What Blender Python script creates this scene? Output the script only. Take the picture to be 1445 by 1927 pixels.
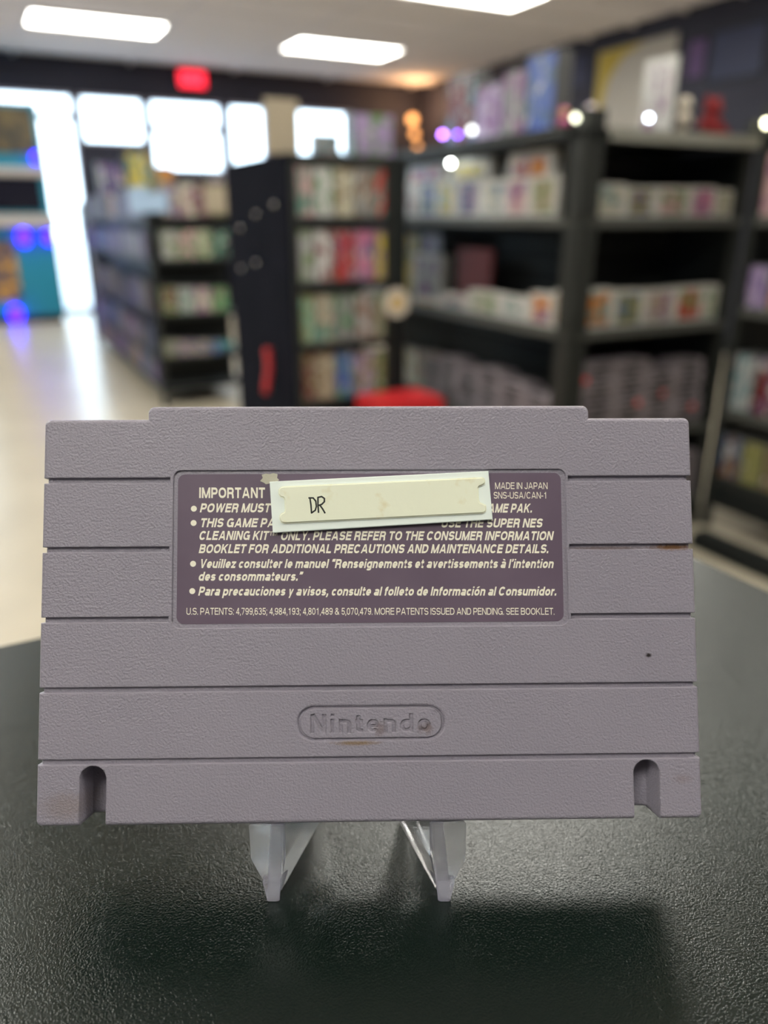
import bpy, bmesh, math, random
import numpy as np
from mathutils import Matrix, Vector
random.seed(7)
sc = bpy.context.scene
COL = sc.collection
for o in list(bpy.data.objects): bpy.data.objects.remove(o)

# ------------------------------------------------------------------ camera, world, exposure
PITCH = math.radians(20.9); F = 1448.0; CX, CY = 722.5, 963.5
ZT = 0.950                       # counter top
ZC = ZT + 0.137                  # camera height
cd = bpy.data.cameras.new('camera'); cam = bpy.data.objects.new('camera', cd); COL.objects.link(cam)
cam.location = (0, 0, ZC); cam.rotation_euler = (math.pi/2 - PITCH, 0, 0)
cd.sensor_fit = 'VERTICAL'; cd.sensor_height = 36.0; cd.lens = F/1927.0*36.0
cd.clip_start = 0.01; cd.clip_end = 200
cd.dof.use_dof = True; cd.dof.focus_distance = 0.158; cd.dof.aperture_fstop = cd.lens/3.3
cd.dof.aperture_blades = 0
sc.camera = cam
sc.view_settings.view_transform = 'Standard'; sc.view_settings.look = 'None'
sc.view_settings.gamma = 1.0; sc.view_settings.use_curve_mapping = False
sc.view_settings.exposure = 2.2
PANEL_STRENGTH = 3.6
SKY_STRENGTH = 1.5
w = bpy.data.worlds.new('sky'); sc.world = w; w.use_nodes = True
bg = w.node_tree.nodes['Background']; bg.inputs[0].default_value = (0.66, 0.85, 1.0, 1); bg.inputs[1].default_value = SKY_STRENGTH

# ------------------------------------------------------------------ frames of reference
A = math.atan2(.456, .89)
U = Vector((math.cos(A), math.sin(A), 0)); N = Vector((-math.sin(A), math.cos(A), 0))
ROOM = Vector((.49, 11.82, 0))
def frame(o): return Matrix.Translation(Vector(o)) @ Matrix.Rotation(A, 4, 'Z')
def ray(px, py):
    x = px-CX; y = CY-py
    return Vector((x, F*math.cos(PITCH)+y*math.sin(PITCH), y*math.cos(PITCH)-F*math.sin(PITCH)))
def hit(root, axis, off, px, py):
    """where the sight line through a measured point meets a rack's vertical front plane, in the rack's own frame"""
    M = frame(root).inverted(); o = M @ Vector((0, 0, ZC)); d = M.to_3x3() @ ray(px, py)
    k = (off-o[axis])/d[axis]
    return o + d*k

# ------------------------------------------------------------------ materials
MATS = {}
def mat(name, col, rough=.5, metal=0., spec=.5, emit=None, es=0., trans=0., ior=1.45, bump=None, coat=0.):
    m = bpy.data.materials.new(name); m.use_nodes = True; nt = m.node_tree; b = nt.nodes['Principled BSDF']
    b.inputs['Base Color'].default_value = (*col, 1); b.inputs['Roughness'].default_value = rough
    b.inputs['Metallic'].default_value = metal; b.inputs['Specular IOR Level'].default_value = spec
    b.inputs['Transmission Weight'].default_value = trans; b.inputs['IOR'].default_value = ior
    b.inputs['Coat Weight'].default_value = coat
    if emit: b.inputs['Emission Color'].default_value = (*emit, 1); b.inputs['Emission Strength'].default_value = es
    if bump:
        sc_, st, dist = bump
        tc = nt.nodes.new('ShaderNodeTexCoord'); n = nt.nodes.new('ShaderNodeTexNoise'); n.inputs['Scale'].default_value = sc_
        n.inputs['Detail'].default_value = 3; bp = nt.nodes.new('ShaderNodeBump'); bp.inputs['Strength'].default_value = st
        bp.inputs['Distance'].default_value = dist
        nt.links.new(tc.outputs['Object'], n.inputs['Vector']); nt.links.new(n.outputs['Fac'], bp.inputs['Height'])
        nt.links.new(bp.outputs['Normal'], b.inputs['Normal'])
    MATS[name] = m
    return m
def noisy(m, scale, c1, c2, lo=.35, hi=.65, coord='Object', detail=4):
    nt = m.node_tree; b = nt.nodes['Principled BSDF']
    tc = nt.nodes.new('ShaderNodeTexCoord'); n = nt.nodes.new('ShaderNodeTexNoise'); n.inputs['Scale'].default_value = scale; n.inputs['Detail'].default_value = detail
    r = nt.nodes.new('ShaderNodeValToRGB'); r.color_ramp.elements[0].position = lo; r.color_ramp.elements[0].color = (*c1, 1)
    r.color_ramp.elements[1].position = hi; r.color_ramp.elements[1].color = (*c2, 1)
    nt.links.new(tc.outputs[coord], n.inputs['Vector']); nt.links.new(n.outputs['Fac'], r.inputs['Fac']); nt.links.new(r.outputs['Color'], b.inputs['Base Color'])
    return m
M_ceiling = mat('ceiling_tile', (.85, .79, .79), .9); noisy(M_ceiling, 40, (.82, .765, .765), (.87, .815, .815))
M_tbar = mat('ceiling_bar', (.76, .72, .72), .6)
M_navy = mat('navy_wall_paint', (.030, .030, .052), .7); noisy(M_navy, 1.5, (.024, .024, .040), (.032, .032, .052))
M_wall = mat('pale_wall_paint', (.55, .52, .50), .8); noisy(M_wall, 2, (.52, .5, .48), (.58, .55, .52))
M_floor = mat('polished_floor', (.42, .375, .29), .30, spec=.4); noisy(M_floor, 3, (.39, .345, .265), (.45, .40, .31), detail=8)
M_joint = mat('floor_joint', (.25, .23, .2), .8)
M_frame = mat('window_frame', (.42, .38, .46), .5)
M_pane = bpy.data.materials.new('window_glass'); M_pane.use_nodes = True
nt = M_pane.node_tree; nt.nodes.remove(nt.nodes['Principled BSDF'])
tr = nt.nodes.new('ShaderNodeBsdfTransparent'); gl = nt.nodes.new('ShaderNodeBsdfGlossy'); gl.inputs['Roughness'].default_value = .02
mx = nt.nodes.new('ShaderNodeMixShader'); mx.inputs[0].default_value = .07
nt.links.new(tr.outputs[0], mx.inputs[1]); nt.links.new(gl.outputs[0], mx.inputs[2]); nt.links.new(mx.outputs[0], nt.nodes['Material Output'].inputs[0])
M_pave = mat('pale_pavement', (.55, .56, .58), .9); noisy(M_pave, 2, (.5, .5, .52), (.6, .6, .62))
M_black = mat('black_metal', (.010, .012, .012), .5, spec=.3); noisy(M_black, 8, (.009, .011, .011), (.013, .015, .015))
M_post = mat('dark_grey_metal', (.022, .024, .022), .5, spec=.35); noisy(M_post, 10, (.020, .022, .020), (.026, .028, .026))
M_lip = mat('grey_shelf_edge', (.085, .088, .08), .45)
M_ledge = mat('cream_ledge', (.26, .255, .22), .5)
M_cloth = mat('dark_side_panel', (.009, .009, .014), .9, spec=.04); noisy(M_cloth, 6, (.007, .0075, .012), (.010, .010, .016))
M_chrome = mat('chrome', (.6, .58, .55), .2, 1.)
M_wire = mat('dark_wire', (.085, .09, .085), .4, .4)
M_edge_w = mat('white_box_edge', (.56, .55, .52), .35)
M_edge_d = mat('clear_case_edge', (.09, .09, .09), .3)
M_greycart = mat('grey_cartridge_plastic', (.17, .15, .17), .45); noisy(M_greycart, 30, (.22, .19, .215), (.29, .255, .28))
M_redstick = mat('red_sticker', (1., .05, .04), .4)
M_diff = mat('light_diffuser', (.9, .9, .85), .5, emit=(1, .985, .90), es=PANEL_STRENGTH)
M_troffer = mat('white_troffer', (.75, .73, .7), .5)

def cover_material(name, wmix):
    m = mat(name, (.5, .5, .5), .3); nt = m.node_tree; b = nt.nodes['Principled BSDF']
    oi = nt.nodes.new('ShaderNodeObjectInfo'); tc = nt.nodes.new('ShaderNodeTexCoord')
    ad = nt.nodes.new('ShaderNodeVectorMath'); ad.operation = 'ADD'
    mul = nt.nodes.new('ShaderNodeMath'); mul.operation = 'MULTIPLY'; mul.inputs[1].default_value = 37.
    nt.links.new(oi.outputs['Random'], mul.inputs[0]); nt.links.new(tc.outputs['Generated'], ad.inputs[0]); nt.links.new(mul.outputs[0], ad.inputs[1])
    n = nt.nodes.new('ShaderNodeTexNoise'); n.inputs['Scale'].default_value = 3.6; n.inputs['Detail'].default_value = 2
    nt.links.new(ad.outputs[0], n.inputs['Vector'])
    hs = nt.nodes.new('ShaderNodeCombineColor'); hs.mode = 'HSV'; hs.inputs[1].default_value = .6; hs.inputs[2].default_value = .22
    nt.links.new(oi.outputs['Random'], hs.inputs[0])
    r1 = nt.nodes.new('ShaderNodeMapRange'); r1.inputs[1].default_value = .50; r1.inputs[2].default_value = .56
    nt.links.new(n.outputs['Fac'], r1.inputs[0])
    m1 = nt.nodes.new('ShaderNodeMix'); m1.data_type = 'RGBA'
    nt.links.new(r1.outputs[0], m1.inputs['Factor']); nt.links.new(oi.outputs['Color'], m1.inputs['A']); nt.links.new(hs.outputs[0], m1.inputs['B'])
    n2 = nt.nodes.new('ShaderNodeTexNoise'); n2.inputs['Scale'].default_value = 5.; n2.inputs['Detail'].default_value = 1
    nt.links.new(ad.outputs[0], n2.inputs['Vector'])
    r2 = nt.nodes.new('ShaderNodeMapRange'); r2.inputs[1].default_value = wmix; r2.inputs[2].default_value = wmix+.07
    nt.links.new(n2.outputs['Color'], r2.inputs[0])
    m2 = nt.nodes.new('ShaderNodeMix'); m2.data_type = 'RGBA'; m2.inputs['B'].default_value = (.50, .49, .45, 1)
    nt.links.new(r2.outputs[0], m2.inputs['Factor']); nt.links.new(m1.outputs['Result'], m2.inputs['A']); nt.links.new(m2.outputs['Result'], b.inputs['Base Color'])
    return m
M_cover = cover_material('printed_cover', .58)
M_plain = mat('plain_painted', (.5, .5, .5), .5)
_oi = M_plain.node_tree.nodes.new('ShaderNodeObjectInfo'); M_plain.node_tree.links.new(_oi.outputs['Color'], M_plain.node_tree.nodes['Principled BSDF'].inputs['Base Color'])

# ------------------------------------------------------------------ mesh helpers
def bm_box(bm, x0, x1, y0, y1, z0, z1, mi=0):
    v = [bm.verts.new((x, y, z)) for z in (z0, z1) for y in (y0, y1) for x in (x0, x1)]
    for f in ((0, 2, 3, 1), (4, 5, 7, 6), (0, 1, 5, 4), (2, 6, 7, 3), (0, 4, 6, 2), (1, 3, 7, 5)):
        q = bm.faces.new([v[i] for i in f]); q.material_index = mi
    return v
def bm_cyl(bm, p0, p1, r, n=10, mi=0, r2=None):
    p0 = Vector(p0); p1 = Vector(p1); d = (p1-p0).normalized(); r2 = r if r2 is None else r2
    a = d.orthogonal().normalized(); b = d.cross(a)
    c0 = [bm.verts.new(p0+(a*math.cos(t)+b*math.sin(t))*r) for t in [2*math.pi*i/n for i in range(n)]]
    c1 = [bm.verts.new(p1+(a*math.cos(t)+b*math.sin(t))*r2) for t in [2*math.pi*i/n for i in range(n)]]
    for i in range(n):
        f = bm.faces.new((c0[i], c0[(i+1) % n], c1[(i+1) % n], c1[i])); f.material_index = mi; f.smooth = True
    bm.faces.new(c0[::-1]).material_index = mi; bm.faces.new(c1).material_index = mi
def bm_sphere(bm, c, r, mi=0, seg=16, sz=1.):
    res = bmesh.ops.create_uvsphere(bm, u_segments=seg, v_segments=seg//2, radius=r, matrix=Matrix.Translation(Vector(c)) @ Matrix.Diagonal((1, 1, sz, 1)))
    for v in res['verts']:
        for f in v.link_faces: f.material_index = mi; f.smooth = True
def mesh_of(name, bm, mats, bevel=0.):
    if bevel:
        bmesh.ops.bevel(bm, geom=[e for e in bm.edges], offset=bevel, segments=2, affect='EDGES', clamp_overlap=True)
    bmesh.ops.recalc_face_normals(bm, faces=bm.faces)
    me = bpy.data.meshes.new(name); bm.to_mesh(me); bm.free()
    for m in (mats if isinstance(mats, (list, tuple)) else [mats]): me.materials.append(m)
    return me
def link(name, data, parent=None, matrix=None):
    o = bpy.data.objects.new(name, data); COL.objects.link(o)
    if parent is not None: o.parent = parent
    if matrix is not None: o.matrix_local = matrix
    return o
def tag(o, label=None, cat=None, group=None, kind=None):
    if label: o['label'] = label
    if cat: o['category'] = cat
    if group: o['group'] = group
    if kind: o['kind'] = kind
    return o
def obj(name, bm, mats, parent=None, matrix=None, bevel=0.): return link(name, mesh_of(name, bm, mats, bevel), parent, matrix)
def boxobj(name, d, m, parent=None, matrix=None, bevel=0.):
    bm = bmesh.new(); bm_box(bm, *d); return obj(name, bm, m, parent, matrix, bevel)
def root(name, M, label, cat, group=None): return tag(link(name, None, None, M), label, cat, group)
ORD = ['first', 'second', 'third', 'fourth', 'fifth', 'sixth', 'seventh', 'eighth', 'ninth', 'tenth', 'eleventh', 'twelfth', 'thirteenth', 'fourteenth', 'fifteenth', 'sixteenth']

# ------------------------------------------------------------------ the room
RM = frame(ROOM)
def struct(name, bm, m, parent=None, label=None):
    o = obj(name, bm, m, parent, RM if parent is None else None); o['kind'] = 'structure'
    if label: o['label'] = label
    return o
XL, YN, ZR = -10.0, -13.5, 2.74
bm = bmesh.new(); bm_box(bm, XL-.15, .15, YN-.15, .15, -.12, -.02)
floor = struct('floor', bm, M_joint, None, 'polished beige shop floor seen left and right of the cartridge')
bm = bmesh.new(); bm_box(bm, -.608, .608, -.608, .608, -.0195, 0); slab = mesh_of('floor_slab', bm, M_floor)
x = XL+.61
while x < 0:
    y = -.61
    while y > YN:
        link('floor_slab', slab, floor, Matrix.Translation((min(x, -.61), max(y, YN+.61), 0))); y -= 1.22
    x += 1.22
bm = bmesh.new(); bm_box(bm, XL-.15, .15, YN-.15, .15, ZR+.03, ZR+.12)
ceil_ = struct('ceiling', bm, M_ceiling, None, 'off-white suspended tile ceiling')
# lights grid, 1.22 x .61 openings in the tile grid
LX = [-2.0, -4.45, -6.9, -9.15]; LY = [-1.88, -4.32, -6.76, -8.59, -11.03]
lights = [(a, b) for a in LX for b in LY]
bm = bmesh.new()
ys = [LY[0]+.305+.61*k for k in range(-19, 3)]; xs = [LX[0]+.61+1.22*k for k in range(-7, 3)]
for y in ys:
    if YN < y < 0: bm_box(bm, XL, 0, y-.012, y+.012, ZR-.006, ZR+.03)
for x in xs:
    if XL < x < 0: bm_box(bm, x-.012, x+.012, YN, 0, ZR-.006, ZR+.03)
tb = obj('ceiling_grid', bm, M_tbar, ceil_); tb['kind'] = 'stuff'
bm = bmesh.new(); bm_box(bm, -.596, .596, -.291, .291, .002, .028); tile = mesh_of('ceiling_tile', bm, M_ceiling)
xe = sorted([x for x in xs if XL-.7 < x < .7]); ye = sorted([y for y in ys if YN-.3 < y < .3])
for i in range(len(xe)-1):
    for j in range(len(ye)-1):
        cx_, cy_ = (xe[i]+xe[i+1])/2, (ye[j]+ye[j+1])/2
        if any(abs(cx_-a) < .5 and abs(cy_-b) < .3 for a, b in lights): continue
        if XL+.1 < cx_ < .3 and YN < cy_ < .2: link('ceiling_tile', tile, ceil_, Matrix.Translation((min(cx_, -.6), cy_, ZR)))
def back_cells(openings, x0, x1, z0, z1, y0, y1):
    xs_ = sorted({x0, x1, *[o[0] for o in openings], *[o[1] for o in openings]}); zs_ = sorted({z0, z1, *[o[2] for o in openings], *[o[3] for o in openings]})
    bm = bmesh.new()
    for j in range(len(zs_)-1):
        run = None
        for i in range(len(xs_)-1):
            cx_, cz = (xs_[i]+xs_[i+1])/2, (zs_[j]+zs_[j+1])/2
            solid = not any(o[0] < cx_ < o[1] and o[2] < cz < o[3] for o in openings)
            if solid:
                if run is None: run = xs_[i]
            if (not solid or i == len(xs_)-2) and run is not None:
                bm_box(bm, run, xs_[i+1] if solid else xs_[i], y0, y1, zs_[j], zs_[j+1]); run = None
    return bm
DOOR = (-5.35, -4.50, 0.02, 2.40)
WIN = [(-4.44, -3.72, 1.90, 2.40), (-3.66, -2.78, 1.62, 2.40), (-2.70, -2.22, 1.62, 2.40), (-1.80, -1.02, 1.62, 2.40), (-9.5, -7.6, .8, 2.40), (-7.5, -5.5, .8, 2.40)]
struct('wall_back', back_cells([DOOR]+WIN, XL-.15, .15, -.02, ZR+.03, 0, .15), M_navy, None, 'dark navy front wall with bright shop windows')
bm = bmesh.new(); bm_box(bm, 0, .15, YN, 0, -.02, ZR+.03); struct('wall_right', bm, M_navy, None, 'dark navy side wall at the right')
bm = bmesh.new(); bm_box(bm, XL-.15, XL, YN, 0, -.02, ZR+.03); struct('wall_left', bm, M_navy)
bm = bmesh.new(); bm_box(bm, XL-.15, .15, YN-.15, YN, -.02, ZR+.03); struct('wall_near', bm, M_navy)
def window(n, r, bars=(), kind='window'):
    x0, x1, z0, z1 = r; t = .03
    bm = bmesh.new()
    for q in ((x0, x0+t, z0, z1), (x1-t, x1, z0, z1), (x0+t, x1-t, z0, z0+t), (x0+t, x1-t, z1-t, z1)): bm_box(bm, q[0], q[1], .02, .10, q[2], q[3])
    fr = struct(f'{kind}_{n}', bm, M_frame)
    bm = bmesh.new(); bm_box(bm, x0+t, x1-t, .055, .063, z0+t, z1-t); obj('pane', bm, M_pane, fr)
    for z in bars: boxobj('glazing_bar', (x0+t, x1-t, .025, .054, z-.035, z+.035), M_frame, fr)
    return fr
window(1, WIN[0]); window(2, WIN[1], (2.09,)); window(3, WIN[2]); window(4, WIN[3]); window(5, WIN[4]); window(6, WIN[5])
dr = window(1, DOOR, (2.16,), 'door'); dr['label'] = 'glass shop door letting in bright daylight'
bm = bmesh.new(); bm_cyl(bm, (-4.60, -.03, .85), (-4.60, -.03, 1.25), .012); bm_cyl(bm, (-4.60, -.03, .88), (-4.60, .05, .88), .008); bm_cyl(bm, (-4.60, -.03, 1.22), (-4.60, .05, 1.22), .008)
obj('door_handle', bm, M_chrome, dr)
bm = bmesh.new(); bm_box(bm, -4.48, 0, -.012, 0, 0, .10); struct('baseboard_back', bm, M_black)
bm = bmesh.new(); bm_box(bm, -.012, 0, YN, -.012, 0, .10); struct('baseboard_right', bm, M_black)
bm = bmesh.new(); bm_box(bm, -30, 20, .15, 40, -.14, -.02); g = struct('pavement', bm, M_pave, None, 'sunlit pavement outside the shop windows')

# ceiling light panels
bmF = bmesh.new()
for q in ((-.605, -.57, -.30, .30), (.57, .605, -.30, .30), (-.57, .57, -.30, -.27), (-.57, .57, .27, .30)): bm_box(bmF, q[0], q[1], q[2], q[3], -.012, .028)
meF = mesh_of('troffer_frame', bmF, M_troffer)
bmD = bmesh.new(); bm_box(bmD, -.57, .57, -.27, .27, -.004, .01); meD = mesh_of('diffuser', bmD, M_diff)
for i, (a, b) in enumerate(lights):
    vis = {(0, 0): 'ceiling light panel nearest the red exit sign and room corner', (1, 0): 'ceiling light panel at the upper left of the photo', (0, 1): 'ceiling light panel cut off by the top edge'}
    lb = vis.get((LX.index(a), LY.index(b)), f'ceiling panel light, {ORD[LY.index(b)]} row from windows, {ORD[LX.index(a)]} from right wall')
    t = root('ceiling_light', RM @ Matrix.Translation((a, b, ZR)), lb, 'ceiling light', 'ceiling light panels')
    link('frame', meF, t); link('diffuser', meD, t)

# exit sign
M_sign = mat('exit_red', (.5, .01, .02), .4, emit=(1, .010, .04), es=.55)
M_signhot = mat('exit_letters', (.8, .2, .2), .4, emit=(1, .06, .09), es=.5)
FONT_H = {}
def text_mesh(name, body, x0, x1, yb, cap, offset=0., shear=0., extrude=0., bevel=0., res=3):
    """lettering as mesh, fitted between x0 and x1 on baseline yb with the given capital height"""
    def raw(s):
        c = bpy.data.curves.new('t', 'FONT'); c.body = s; c.size = 1.; c.offset = offset; c.shear = shear; c.resolution_u = res
        c.extrude = extrude; c.bevel_depth = bevel; c.bevel_resolution = 1
        o = bpy.data.objects.new('t', c); me = bpy.data.meshes.new_from_object(o); bpy.data.objects.remove(o); bpy.data.curves.remove(c); return me
    if offset not in FONT_H:
        h = raw('H'); a = np.array([v.co[1] for v in h.vertices]); FONT_H[offset] = (a.min(), a.max()); bpy.data.meshes.remove(h)
    lo, hi = FONT_H[offset]
    me = raw(body); n = len(me.vertices); co = np.empty(n*3, 'f'); me.vertices.foreach_get('co', co); co = co.reshape(-1, 3)
    sx = (x1-x0)/(co[:, 0].max()-co[:, 0].min()); sy = cap/(hi-lo)
    co[:, 0] = (co[:, 0]-co[:, 0].min())*sx+x0; co[:, 1] = (co[:, 1]-lo)*sy+yb; co[:, 2] *= sy
    me.vertices.foreach_set('co', co.ravel()); me.name = name; me.update(); return me
ex = root('exit_sign', RM @ Matrix.Translation((-3.13, -.002, 2.53)), 'red glowing exit sign on the dark wall above the windows', 'exit sign')
boxobj('housing', (-.165, .165, -.05, 0, 0, .19), M_black, ex, None, .004)
boxobj('face', (-.155, .155, -.056, -.0505, .01, .18), M_sign, ex)
me = text_mesh('letters', 'EXIT', -.13, .13, .04, .115, extrude=.01); me.materials.append(M_signhot)
link('letters', me, ex, Matrix.Translation((0, -.057, 0)) @ Matrix.Rotation(math.pi/2, 4, 'X'))

# ------------------------------------------------------------------ the counter
M_counter = mat('black_pebbled_laminate', (.004, .009, .007), .17, spec=.6)
nt = M_counter.node_tree; b = nt.nodes['Principled BSDF']
tc = nt.nodes.new('ShaderNodeTexCoord')
n1 = nt.nodes.new('ShaderNodeTexNoise'); n1.inputs['Scale'].default_value = 2200; n1.inputs['Detail'].default_value = 2; n1.inputs['Distortion'].default_value = .6
bp = nt.nodes.new('ShaderNodeBump'); bp.inputs['Strength'].default_value = .5; bp.inputs['Distance'].default_value = .00020
nt.links.new(tc.outputs['Object'], n1.inputs['Vector']); nt.links.new(n1.outputs['Fac'], bp.inputs['Height']); nt.links.new(bp.outputs['Normal'], b.inputs['Normal'])
CM = frame((.110, .356, 0))
ct = root('shop_counter', CM, 'black shop counter carrying the grey cartridge on its stand', 'counter')
boxobj('countertop', (-1.9, 0, -.62, 0, ZT-.035, ZT), M_counter, ct, None, .0025)
boxobj('cabinet_body', (-1.86, -.04, -.58, -.04, .10, ZT-.036), M_black, ct, None, .004)
boxobj('toe_kick', (-1.82, -.08, -.54, -.08, 0, .099), M_post, ct)

# ------------------------------------------------------------------ the cartridge
def Rz(a): return Matrix.Rotation(a, 4, 'Z')
Mcam = Matrix.Translation((0, 0, ZC)) @ Matrix.Rotation(math.pi/2-PITCH, 4, 'X')
Mpose = Matrix.Translation((-.00248311, -.06329551, -.15668845)) @ Matrix.Rotation(.0052664, 4, 'Z') @ Matrix.Rotation(.01909459, 4, 'Y') @ Matrix.Rotation(-.06535161, 4, 'X')
CART = Mcam @ Mpose          # x right, y up the face, z out of the face
MM = .001
M_cart = mat('grey_purple_plastic', (.20, .175, .205), .33, spec=.5)
nt = M_cart.node_tree; b = nt.nodes['Principled BSDF']; tc = nt.nodes.new('ShaderNodeTexCoord')
n1 = nt.nodes.new('ShaderNodeTexNoise'); n1.inputs['Scale'].default_value = 2100; n1.inputs['Detail'].default_value = 2
bp = nt.nodes.new('ShaderNodeBump'); bp.inputs['Strength'].default_value = .95; bp.inputs['Distance'].default_value = .00022
nt.links.new(tc.outputs['Object'], n1.inputs['Vector']); nt.links.new(n1.outputs['Fac'], bp.inputs['Height']); nt.links.new(bp.outputs['Normal'], b.inputs['Normal'])
prev = None
base = nt.nodes.new('ShaderNodeTexNoise'); base.inputs['Scale'].default_value = 25; base.inputs['Detail'].default_value = 3
nt.links.new(tc.outputs['Object'], base.inputs['Vector'])
cr = nt.nodes.new('ShaderNodeValToRGB'); cr.color_ramp.elements[0].position = .3; cr.color_ramp.elements[1].position = .7
cr.color_ramp.elements[0].color = (.278, .256, .308, 1); cr.color_ramp.elements[1].color = (.300, .276, .328, 1)
nt.links.new(base.outputs['Fac'], cr.inputs['Fac']); prev = cr.outputs['Color']
def grime(cx_, cy_, rx, ry, col, amt, prev):
    mp = nt.nodes.new('ShaderNodeMapping'); mp.inputs['Location'].default_value = (-cx_*MM/(rx*MM), -cy_*MM/(ry*MM), 0); mp.inputs['Scale'].default_value = (1/(rx*MM), 1/(ry*MM), 40)
    nt.links.new(tc.outputs['Object'], mp.inputs['Vector'])
    ln = nt.nodes.new('ShaderNodeVectorMath'); ln.operation = 'LENGTH'; nt.links.new(mp.outputs[0], ln.inputs[0])
    nn = nt.nodes.new('ShaderNodeTexNoise'); nn.inputs['Scale'].default_value = 1400; nt.links.new(tc.outputs['Object'], nn.inputs['Vector'])
    ad = nt.nodes.new('ShaderNodeMath'); ad.operation = 'ADD'; nt.links.new(ln.outputs['Value'], ad.inputs[0]); nt.links.new(nn.outputs['Fac'], ad.inputs[1])
    mr = nt.nodes.new('ShaderNodeMapRange'); mr.inputs[1].default_value = 1.7; mr.inputs[2].default_value = .9; mr.inputs[3].default_value = 0; mr.inputs[4].default_value = amt
    nt.links.new(ad.outputs[0], mr.inputs[0])
    m = nt.nodes.new('ShaderNodeMix'); m.data_type = 'RGBA'; m.inputs['B'].default_value = (*col, 1)
    nt.links.new(mr.outputs[0], m.inputs['Factor']); nt.links.new(prev, m.inputs['A']); return m.outputs['Result']
for gx, gy, rx, ry, c, a_ in ((10.2, 18.7, .9, 1.0, (.07, .035, .02), .35), (63.5, 55.7, 4.5, .7, (.16, .07, .015), .9), (50, 55.6, 9, .4, (.12, .06, .03), .5), (11.6, 18.8, 1.1, 1.3, (.10, .05, .025), .5), (1.8, 18.8, 1.3, 1.6, (.10, .045, .02), .4),
                              (-3, 16.0, 5, .5, (.2, .12, .03), .7), (57.7, 33.3, .7, .5, (.02, .015, .015), 1.), (64, 8, 2, 1, (.2, .13, .1), .25), (-62, 4, 5, 3, (.2, .14, .10), .35)):
    prev = grime(gx, gy, rx, ry, c, a_, prev)
nt.links.new(prev, b.inputs['Base Color'])

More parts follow.
